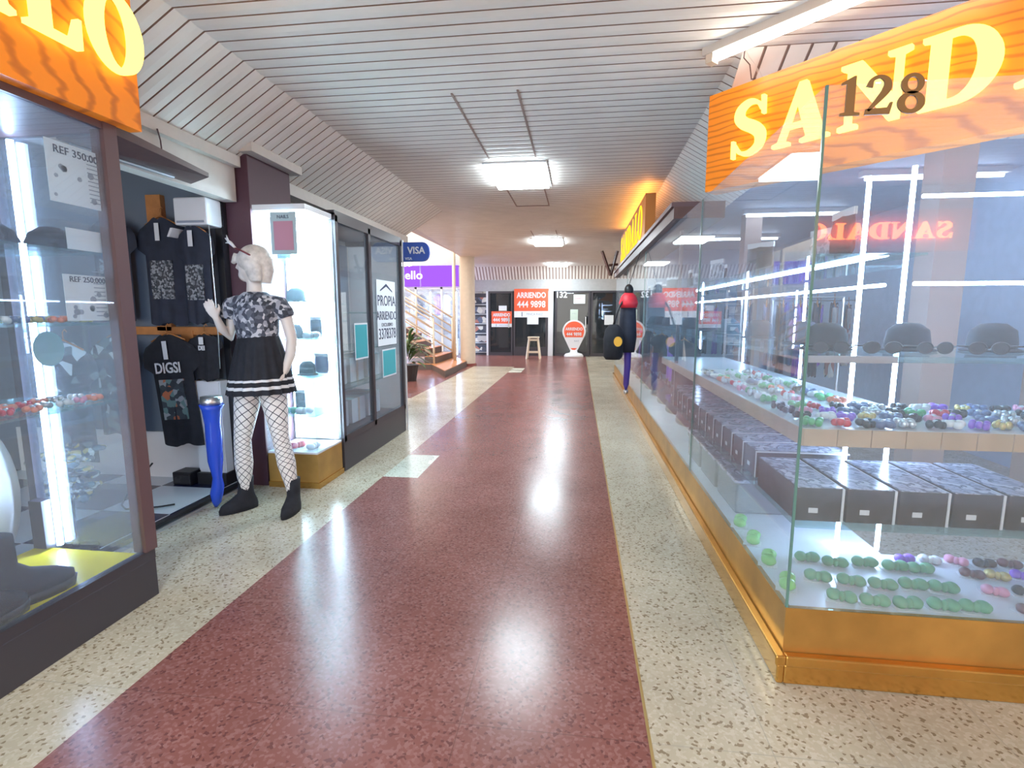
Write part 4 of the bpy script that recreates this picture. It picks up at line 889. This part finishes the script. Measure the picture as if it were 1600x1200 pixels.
t = thing('number_sign', 'white door numerals 132 at the end wall', 'sign', (-.55, FARY - .04, 1.93)); words('132', .26, (0, 0, 0), (1, 0, 0), m_whitetrim, t, sx=.95, bold=.006)
# pin-shaped standing sign
t = thing('pin_sign', 'white and orange map-pin shaped sign reading ARRIENDO 444 9898 standing by door 132', 'sign', (-.13, FARY - .35, 0))
pin = arc(0, .80, .36, .36, -20, 200, 26) + [(-.12, .22), (.12, .22)]; pin2 = arc(0, .80, .31, .31, -8, 188, 22)
Tp = facing((0, 0, 0), (1, 0, 0))
b = B(); b.prism(pin, -.02, .02, None, Tp); b.obj('panel', m_whitetrim, t)
B().prism(pin2 + [(-.27, .62), (.27, .62)], .02, .024, None, Tp).obj('orange_face', m_orange, t)
B().prism([(-.10, .28), (.10, .28), (0, .18)], .02, .024, None, Tp).obj('arrow', m_orange, t)
words('ARRIENDO', .125, (0, -.028, .87), (1, 0, 0), m_whitetrim, t, sx=.85, bold=.003); words('444 9898', .15, (0, -.028, .71), (1, 0, 0), m_whitetrim, t, sx=.82, bold=.003); words('RAIZ', .07, (.08, -.024, .5), (1, 0, 0), m_inkgrey, t)
B().lathe([(.30, 0), (.30, .05), (.26, .10), (.12, .14), (.10, .22)], (0, 0, 0), 24).obj('base', m_whitetrim, t, True)
# stool
t = thing('stool', 'cream wooden stool standing under the large orange poster', 'stool', (-1.33, 15.45, 0))
B().box((-.17, -.14, .62), (.17, .14, .66)).obj('seat', m_rail, t, bevel=.008)
for sx_ in (-1, 1):
    for sy_ in (-1, 1): B().tube([(sx_ * .20, sy_ * .17, 0), (sx_ * .13, sy_ * .10, .62)], .026, 4).obj('leg', m_rail, t)
for sy_ in (-1, 1): B().box((-.17, sy_ * .15 - .012, .18), (.17, sy_ * .15 + .012, .22)).obj('stretcher', m_rail, t)
B().box((-.155, -.12, .54), (-.13, .12, .60)).box((.13, -.12, .54), (.155, .12, .60)).box((-.13, -.13, .54), (.13, -.11, .60)).obj('apron', m_rail, t)

# ================================================================== RIGHT CORNER CASE
RC = thing('display_case', 'long gold-based glass corner case numbered 128 along the corridor', 'display case', (1.0, 4, 0))
XG, YG, YE, XE = .77, 1.86, 11.0, 3.4
DX, DY = 1.36, 2.36
b = B().box((XG, YG, .10), (XG + .02, YE, .285)).box((XG + .02, YG, .10), (XE, YG + .02, .285)); P(b, 'base_panel', m_gold, RC)
b = B().box((XG - .035, YG - .035, .075), (XG, YE, .115)).box((XG, YG - .035, .075), (XE, YG, .115)).box((XG - .025, YG - .025, 0), (XG, YE, .075)).box((XG, YG - .025, 0), (XE, YG, .075)); P(b, 'ledge', m_goldrail, RC, bevel=.006)
P(B().prism([(XG + .02, YG + .02), (XE, YG + .02), (XE, DY), (DX, DY), (DX, YE), (XG + .02, YE)], .255, .285), 'deck', m_deck, RC)
GT = 2.07
for a, c in ((YG + .008, 3.52), (3.53, 6.35), (6.36, 8.6), (8.61, YE)): P(B().box((XG, a, .287), (XG + .008, c, GT)), 'glass_pane', m_glass, RC)
P(B().box((XG, YG, .287), (XE, YG + .008, GT)), 'glass_pane', m_glass, RC)
# polished green joint edges of the panes
for y in (3.52, 6.352, 8.602): P(B().box((XG - .001, y, .287), (XG + .009, y + .009, GT)), 'pane_joint', m_glassedge, RC)
P(B().box((XG - .001, YG - .001, .287), (XG + .007, YG + .007, GT)), 'pane_joint', m_glassedge, RC)
def shelfL(z, th, mat, ymax=YE, xmax=XE, dx=DX, dy=DY, nm='shelf'):
    return P(B().prism([(XG + .02, YG + .02), (xmax, YG + .02), (xmax, dy - .02), (dx - .02, dy - .02), (dx - .02, ymax), (XG + .02, ymax)], z, z + th), nm, mat, RC)
shelfL(.585, .008, m_glassshelf, ymax=4.95)
shelfL(.945, .006, m_deck, ymax=4.95); 
b = B().box((XG + .015, YG + .015, .89), (XG + .022, 3.55, .95)); 
for i in range(24): b.box((XG + .022 + i * .11, YG + .013, .89), (XG + .022 + i * .11 + .107, YG + .021, .95))
b.box((XG + .015, 3.57, .89), (XG + .022, 4.95, .945)); P(b, 'shelf_edge', m_tile_edge, RC)
shelfL(1.185, .020, m_glassshelf); P(B().box((XG + .016, YG + .014, 1.183), (XG + .30, YG + .021, 1.207)), 'shelf_edge', M('grey_lilac_edge', (.36, .35, .38), .5), RC)
shelfL(1.54, .008, m_glassshelf, xmax=1.13)
P(B().box((XG + .02, 4.3, .60), (XG + .04, 4.35, 2.0), m_frame), 'upright', None, RC)
# led tubes of the case
LT = [[(DX, 2.40, .29), (DX, 2.40, 1.95)], [(1.20, 2.42, .29), (1.20, 2.42, 1.92)], [(1.40, 2.40, 1.475), (2.6, 2.40, 1.475)], [(1.40, 2.40, 1.83), (2.6, 2.40, 1.83)], [(1.34, 2.5, 1.475), (1.34, 6.2, 1.475)],
      [(1.34, 3.3, .96), (1.34, 3.3, 1.53)], [(1.34, 4.4, .96), (1.34, 4.4, 1.53)], [(1.34, 5.9, .96), (1.34, 5.9, 1.53)]]
for a in LT: P(B().tube(a, .0095 if a[0][2] < .3 else .008, 8), 'light_tube', m_led, RC, smooth=True)
P(B().box((1.9, 1.95, .29), (1.905, 2.30, .885)), 'divider', m_glass, RC)
# header over the far part
t = thing('fascia', 'long dark brown fascia on top of the corner case, under the smaller sign', 'fascia', (.85, 7.6, 2.08)); B().box((-.13, -3.35, 0), (.25, 3.4, .09)).obj('box', m_header, t); B().box((-.15, -3.35, .09), (.25, 3.4, .125)).obj('lip', m_framebrown, t)
# 128 numerals
t = thing('number_sign', 'brown serif numerals 128 on the front glass of the corner case', 'sign', (.80, YG - .002, 1.972))
x = .012
for ch in '128':
    b = B()
    for me in glyph_mesh(ch, .006): b.add([v.co.copy() for v in me.vertices], [tuple(p.vertices) for p in me.polygons], None, facing((0, 0, 0), (1, 0, 0)) @ Matrix.Translation((x, 0, .004)) @ Matrix.Diagonal((.128, .118, 1, 1)))
    b.obj('numeral', M('brown_numeral', (.22, .12, .04), .45), t); x += GL[ch][0] * .128 + .008
# shop interior behind the case
m_int = M('pale_blue_wall', (.42, .52, .68), .6, var=.08); 
b = B().box((3.8, 1.9, 0), (3.9, 12, 2.75)).box((1.4, 11, 0), (3.8, 11.1, 2.75)); struct(b.obj('wall_right', m_int))
struct(B().box((1.45, 3.85, 2.62), (3.8, 11, 2.68)).obj('ceiling_3', m_int))
for i, (x, y) in enumerate(((2.42, 3.9), (3.35, 4.1), (2.2, 7.2))):
    struct(B().box((x - .10, y - .10, 0), (x + .10, y + .10, 2.62)).obj('pillar_%d' % (i + 1), M('peach_paint', (.46, .34, .29), .6)))
for i, (x, y) in enumerate(((2.0, 5.2), (2.7, 6.4), (1.95, 8.0))):
    t = thing('rack', ['clothes rack inside the shop behind the corner case, front one', 'clothes rack inside the shop behind the corner case, middle one', 'clothes rack inside the shop behind the corner case, rear one'][i], 'clothes rack', (x, y, 0)); B().tube([(-.45, 0, 0), (-.45, 0, 1.5), (.45, 0, 1.5), (.45, 0, 0)], .015, 8).obj('rail', m_steel, t); B().box((-.5, -.2, 0), (-.4, .2, .03)).box((.4, -.2, 0), (.5, .2, .03)).obj('foot', m_steel, t)
    for j in range(6): garment('shirt', '%s garment along the %s clothes rack behind the corner case' % (ORD[j], ['front', 'middle', 'rear'][i]), (x - .38 + j * .15, y, 1.46), .34, .7, (.35, 1, 0), [m_navycloth, mats_small['blue'], m_greybox, mats_small['purple'], m_navycloth, m_goods][j], tagm=False, group='garments on the inner racks')
for i, (x, y) in enumerate(((3.1, 5.2), (2.6, 6.9), (2.6, 9.0))):
    t = thing('tube_light', 'ceiling tube inside the shop behind the corner case, %s one' % ['front', 'middle', 'rear'][i], 'light fitting', (x, y, 2.60)); B().box((-.6, -.04, -.03), (.6, .04, .02)).obj('batten', m_whiteplastic, t); B().tube([(-.56, 0, -.05), (.56, 0, -.05)], .015, 8).obj('tube', EM('shop_tube_light_%d' % i, (.70, .82, 1), 10), t, True)

# --- wares on the bottom deck
lab = {0: 'back', 1: 'middle', 2: 'front'}
GREEN = []
rows = [[(1262, 876), (1305, 884), (1352, 884), (1400, 890), (1440, 894)], [(1278, 906), (1330, 913), (1380, 919), (1428, 919), (1475, 924)], [(1315, 938), (1368, 945), (1420, 949), (1475, 952), (1525, 955)]]
for r_, row in enumerate(rows):
    for j, (u, v) in enumerate(row):
        p = onz(u, v, .29); GREEN.append((p.x, p.y)); put_bow('mint', (p.x, p.y, .286), rng.uniform(-.35, .1), 'muted green hair bow on the bottom deck, %s row, %s from the corner' % (lab[r_], ORD[j]), 'green bows on the bottom deck', 1.12)
for j, (u, v) in enumerate([(1172, 862), (1192, 883), (1213, 906), (1232, 934)]):
    p = onx(u, v, .83); put_bow('lime', (.845, [2.62, 2.42, 2.22, 2.02][j], .286), 1.2, 'lime green hair bow seen through the side glass, %s from the corner pane' % ORD[3 - j], 'lime bows beside the side glass', 1.25)
n_ = 0
for r_, y in enumerate((2.29, 2.18, 2.05, 1.93)):
    for j in range(9):
        x = (1.22, 1.20, 1.30, 1.42)[r_] + j * .10
        if x > 2.15 or any((x - q[0]) ** 2 + (y - q[1]) ** 2 < .0075 for q in GREEN): continue
        c = ['brown', 'black', 'gold', 'brown', 'purple', 'black', 'white', 'brown', 'pink'][(j * 2 + r_) % 9]
        if n_ == 0: pass
        put_bow(c, (x + rng.uniform(-.01, .01), y + rng.uniform(-.01, .01), .286), rng.uniform(-.7, .3), '%s bow on the bottom deck beyond the green ones, %s row, %s along' % (c, ORD[3 - r_], ORD[j]), 'dark bows on the bottom deck', .95); n_ += 1
# --- dark cartons with white edges on the glass shelf
def carton(label, loc, w_, d_, h_, rz=0, group='black boxes on the glass shelf'):
    t = thing('box', label, 'box', loc, group, rz)
    B().box((-w_ / 2, -d_ / 2, 0), (w_ / 2, d_ / 2, h_)).obj('body', m_greybox, t)
    B().box((w_ / 2 - .004, -d_ / 2 - .003, 0), (w_ / 2 + .004, -d_ / 2, h_)).box((w_ / 2, -d_ / 2, h_ - .006), (w_ / 2 + .004, d_ / 2, h_)).obj('white_edge', m_whitetrim, t)
    B().box((-w_ / 2 + .004, -d_ / 2, h_), (w_ / 2 - .006, d_ / 2 - .002, h_ + .003)).obj('lid', m_boxtop, t)
    B().box((-w_ * .22, -d_ / 2 - .002, h_ * .25), (-w_ * .02, -d_ / 2 - .0005, h_ * .4)).obj('sticker', m_whitetrim, t)
    return t
p0 = carton('black box with a white edge on the glass shelf, at the corner pane', (.885, 2.13, .594), .16, .40, .125)
for j in range(1, 5): 
    dup(p0, (.885 + j * .175, 2.13, .594), 0, 'black box on the glass shelf behind the front glass, %s from the corner' % ORD[j])
for j in range(12):
    dup(p0, (1.03, 2.52 + j * .19, .594), R(-90), 'black box on the glass shelf along the side glass, %s from corner' % ORD[j], 'black boxes along the side glass')
for j in range(3):
    t = thing('reflection_box', 'grey box standing in for a reflection on the bottom deck, %s from corner' % ORD[j], 'box', (1.05, 2.95 + j * .42, .286), 'boxes standing in for reflections'); B().box((-.2, -.18, 0), (.2, .18, .17)).obj('tub', M('reflection_grey_%d' % j, (.16, .18, .19), .25), t, bevel=.01); B().box((-.21, -.19, .17), (.21, .19, .19)).obj('lid', m_boxtop, t, bevel=.004)  # solid boxes added to imitate the black boxes' reflection in the deck
for j in range(12):
    bagged('silvery packet on the glass shelf past the black boxes, %s along' % ORD[j], (1.80 + (j % 6) * .085, 1.98 + (j // 6) * .13, .594), m_boxtop if j % 3 else mats_small['silver'], .08, .11, .5 * (j % 4), 'silvery packets on the glass shelf')
# --- clips on the tile-edged shelf
zs_ = .952; cols = ['green', 'red', 'black', 'blue', 'silver', 'black', 'white', 'purple', 'gold', 'blue', 'black', 'pink', 'purple', 'blue', 'silver', 'black']
for r_ in range(4):
    for j in range(16):
        c = cols[(j + (r_ * 5 if r_ else 0)) % 16]
        put_trinket(c, (.84 + j * .078 + rng.uniform(-.015, .015), 1.925 + r_ * .115 + rng.uniform(-.015, .015), zs_), rng.uniform(0, 6), '%s clip on the tile-edged shelf, %s row, %s from the corner' % (c, ORD[r_], ['first', 'second', 'third', 'fourth', 'fifth', 'sixth', 'seventh', 'eighth', 'ninth', 'tenth', 'eleventh', 'twelfth', 'thirteenth', 'fourteenth', 'fifteenth', 'sixteenth'][j]), 'clips on the tile-edged shelf', 1.25)
cols2 = ['green', 'white', 'silver', 'mint', 'pink', 'white', 'red', 'silver', 'orange', 'green', 'white', 'blue', 'black', 'silver']
for r_ in range(3):
    for j in range(14):
        c = cols2[(j + 4 * r_) % 14]
        c2 = c
        put_trinket(c2, (.86 + r_ * .14 + rng.uniform(-.02, .02), 2.42 + j * .088, zs_), rng.uniform(0, 6), '%s clip along the side glass, %s row, %s beyond the corner' % (c, ORD[r_], ORD[j]), 'clips along the side glass', 1.3)
# --- shelf at 1.2: dark goods
gl0 = glasses('sunglasses', m_black, 'black sunglasses on the upper shelf, first from the corner pane', 'sunglasses'); gl0.location = (.90, 1.97, 1.207); gl0['group'] = 'sunglasses on the upper shelf'
for j in range(1, 6): dup(gl0, (.90 + j * .17, 1.97, 1.207), .1 * (-1) ** j, 'black sunglasses on the upper shelf, %s from the corner pane' % ORD[j])
for j in range(9):
    hat('dark cap on the upper shelf along the side glass, %s beyond the corner' % ORD[j], (1.06, 2.6 + j * .62, 1.207), [m_navycloth, m_blackcloth, m_teal][j % 3], .12, 'caps along the side glass')
for j in range(5): hat('dark cap on the upper shelf behind the front glass, %s from corner' % ORD[j], (.98 + j * .30, 2.2, 1.207), [m_blackcloth, m_navycloth][j % 2], .12, 'caps behind the front glass')
# --- top shelf: shiny packets and dark goods
for j in range(14):
    bagged('shiny packet on the top shelf along the side glass, %s beyond corner' % ORD[j], (.92 + .12 * (j % 2), 2.0 + j * .42, 1.549), [m_navycloth, m_boxtop, m_greybox][j % 3], .16, .16, R(90) + .3 * (j % 3), 'packets on the top shelf')
# --- far clothes and bags behind side glass
for j in range(8):
    garment('shirt', 'dark garment hanging far along the corner case, %s beyond the pane joint' % ORD[j], (1.05, 5.3 + j * .7, 1.09), .4, .48, (0, -1, 0) if j % 2 else (.4, -1, 0), [m_navycloth, mats_small['purple'], m_blackcloth, m_goods][j % 4], tagm=False, group='garments far along the corner case')
for j in range(10):
    t = thing('handbag', 'dark handbag on the deck far along the corner case, %s one' % ORD[j], 'bag', (1.08, 4.5 + j * .6, .286), 'bags far along the corner case')
    B().loft([[(.12 * sx_ * math.cos(2 * math.pi * q / 14), .20 * s * math.sin(2 * math.pi * q / 14), z) for q in range(14)] for z, s, sx_ in ((0, .9, .9), (.02, 1, 1), (.13, .95, .8), (.2, .8, .35))]).obj('body', [m_blackcloth, mats_small['brown'], m_greybox][j % 3], t, True)
    B().tube([(0, .12 * math.cos(q * math.pi / 8), .19 + .10 * math.sin(q * math.pi / 8)) for q in range(9)], .007, 6).obj('handle', mats_small['brown'], t, True)
# --- hanging figure and backpack outside the glass, far right side
t = thing('half_mannequin', 'hanging dressed form in black with red scarf and purple leg', 'mannequin', (.60, 6.45, .36))
B().tube([(0, 0, .05), (0, 0, .12), (.01, 0, .35), (.005, 0, .6)], [.012, .035, .04, .05], 12).obj('leg', m_purple, t, True)
B().tube([(0, 0, .52), (.0, 0, .7), (0, 0, .9), (0, 0, 1.06), (0, 0, 1.12)], [(.09, .08), (.11, .09), (.10, .08), (.09, .07), (.05, .05)], 14).obj('dress', m_navycloth, t, True)
B().lathe([(.10, 1.06), (.115, 1.12), (.09, 1.20), (.05, 1.24)], (0, 0, 0), 14).obj('scarf', m_red2, t, True)
B().ball((0, 0, 1.27), (.055, .06, .075), None, 12).obj('head', m_black, t, True); B().tube([(0, 0, 1.33), (.125, 0, 1.73)], .004, 6).obj('cord', m_black, t)
B().lathe([(.02, 0), (.03, .02), (.03, .05)], (0, 0, 0), 10).obj('foot_tip', m_steel, t, True)
t = thing('backpack', 'black backpack with a round yellow emblem hanging beside the dressed form', 'backpack', (.42, 6.30, .80))
B().loft([[(.115 * s * math.cos(2 * math.pi * q / 16), .08 * s * math.sin(2 * math.pi * q / 16), z) for q in range(16)] for z, s in ((0, .75), (.04, 1), (.25, 1.02), (.36, .85), (.42, .45))]).obj('body', m_blackcloth, t, True)
B().prism([(.05 * math.cos(a * .42), .06 * math.sin(a * .42)) for a in range(15)], 0, .008, None, Matrix.Translation((.05, -.074, .22)) @ Matrix.Rotation(R(90), 4, 'X')).obj('emblem', M('yellow_emblem', (.8, .42, .04), .5), t)
B().tube([(0, 0, .42), (.06, .05, .62), (.16, .12, .78)], .012, 6).obj('strap', m_black, t, True)
# brown bracket
t = thing('wall_bracket', 'brown V-shaped metal bracket jutting out beyond the smaller sign', 'bracket', (.62, 10.6, 2.1)); B().tube([(0, 0, .0), (-.18, 0, .48)], .03, 4).obj('arm', m_header, t); B().tube([(0, 0, .0), (.12, 0, .48)], .03, 4).obj('arm', m_header, t); B().tube([(-.04, 0, .2), (.14, 0, .22)], .025, 4).obj('brace', m_header, t)
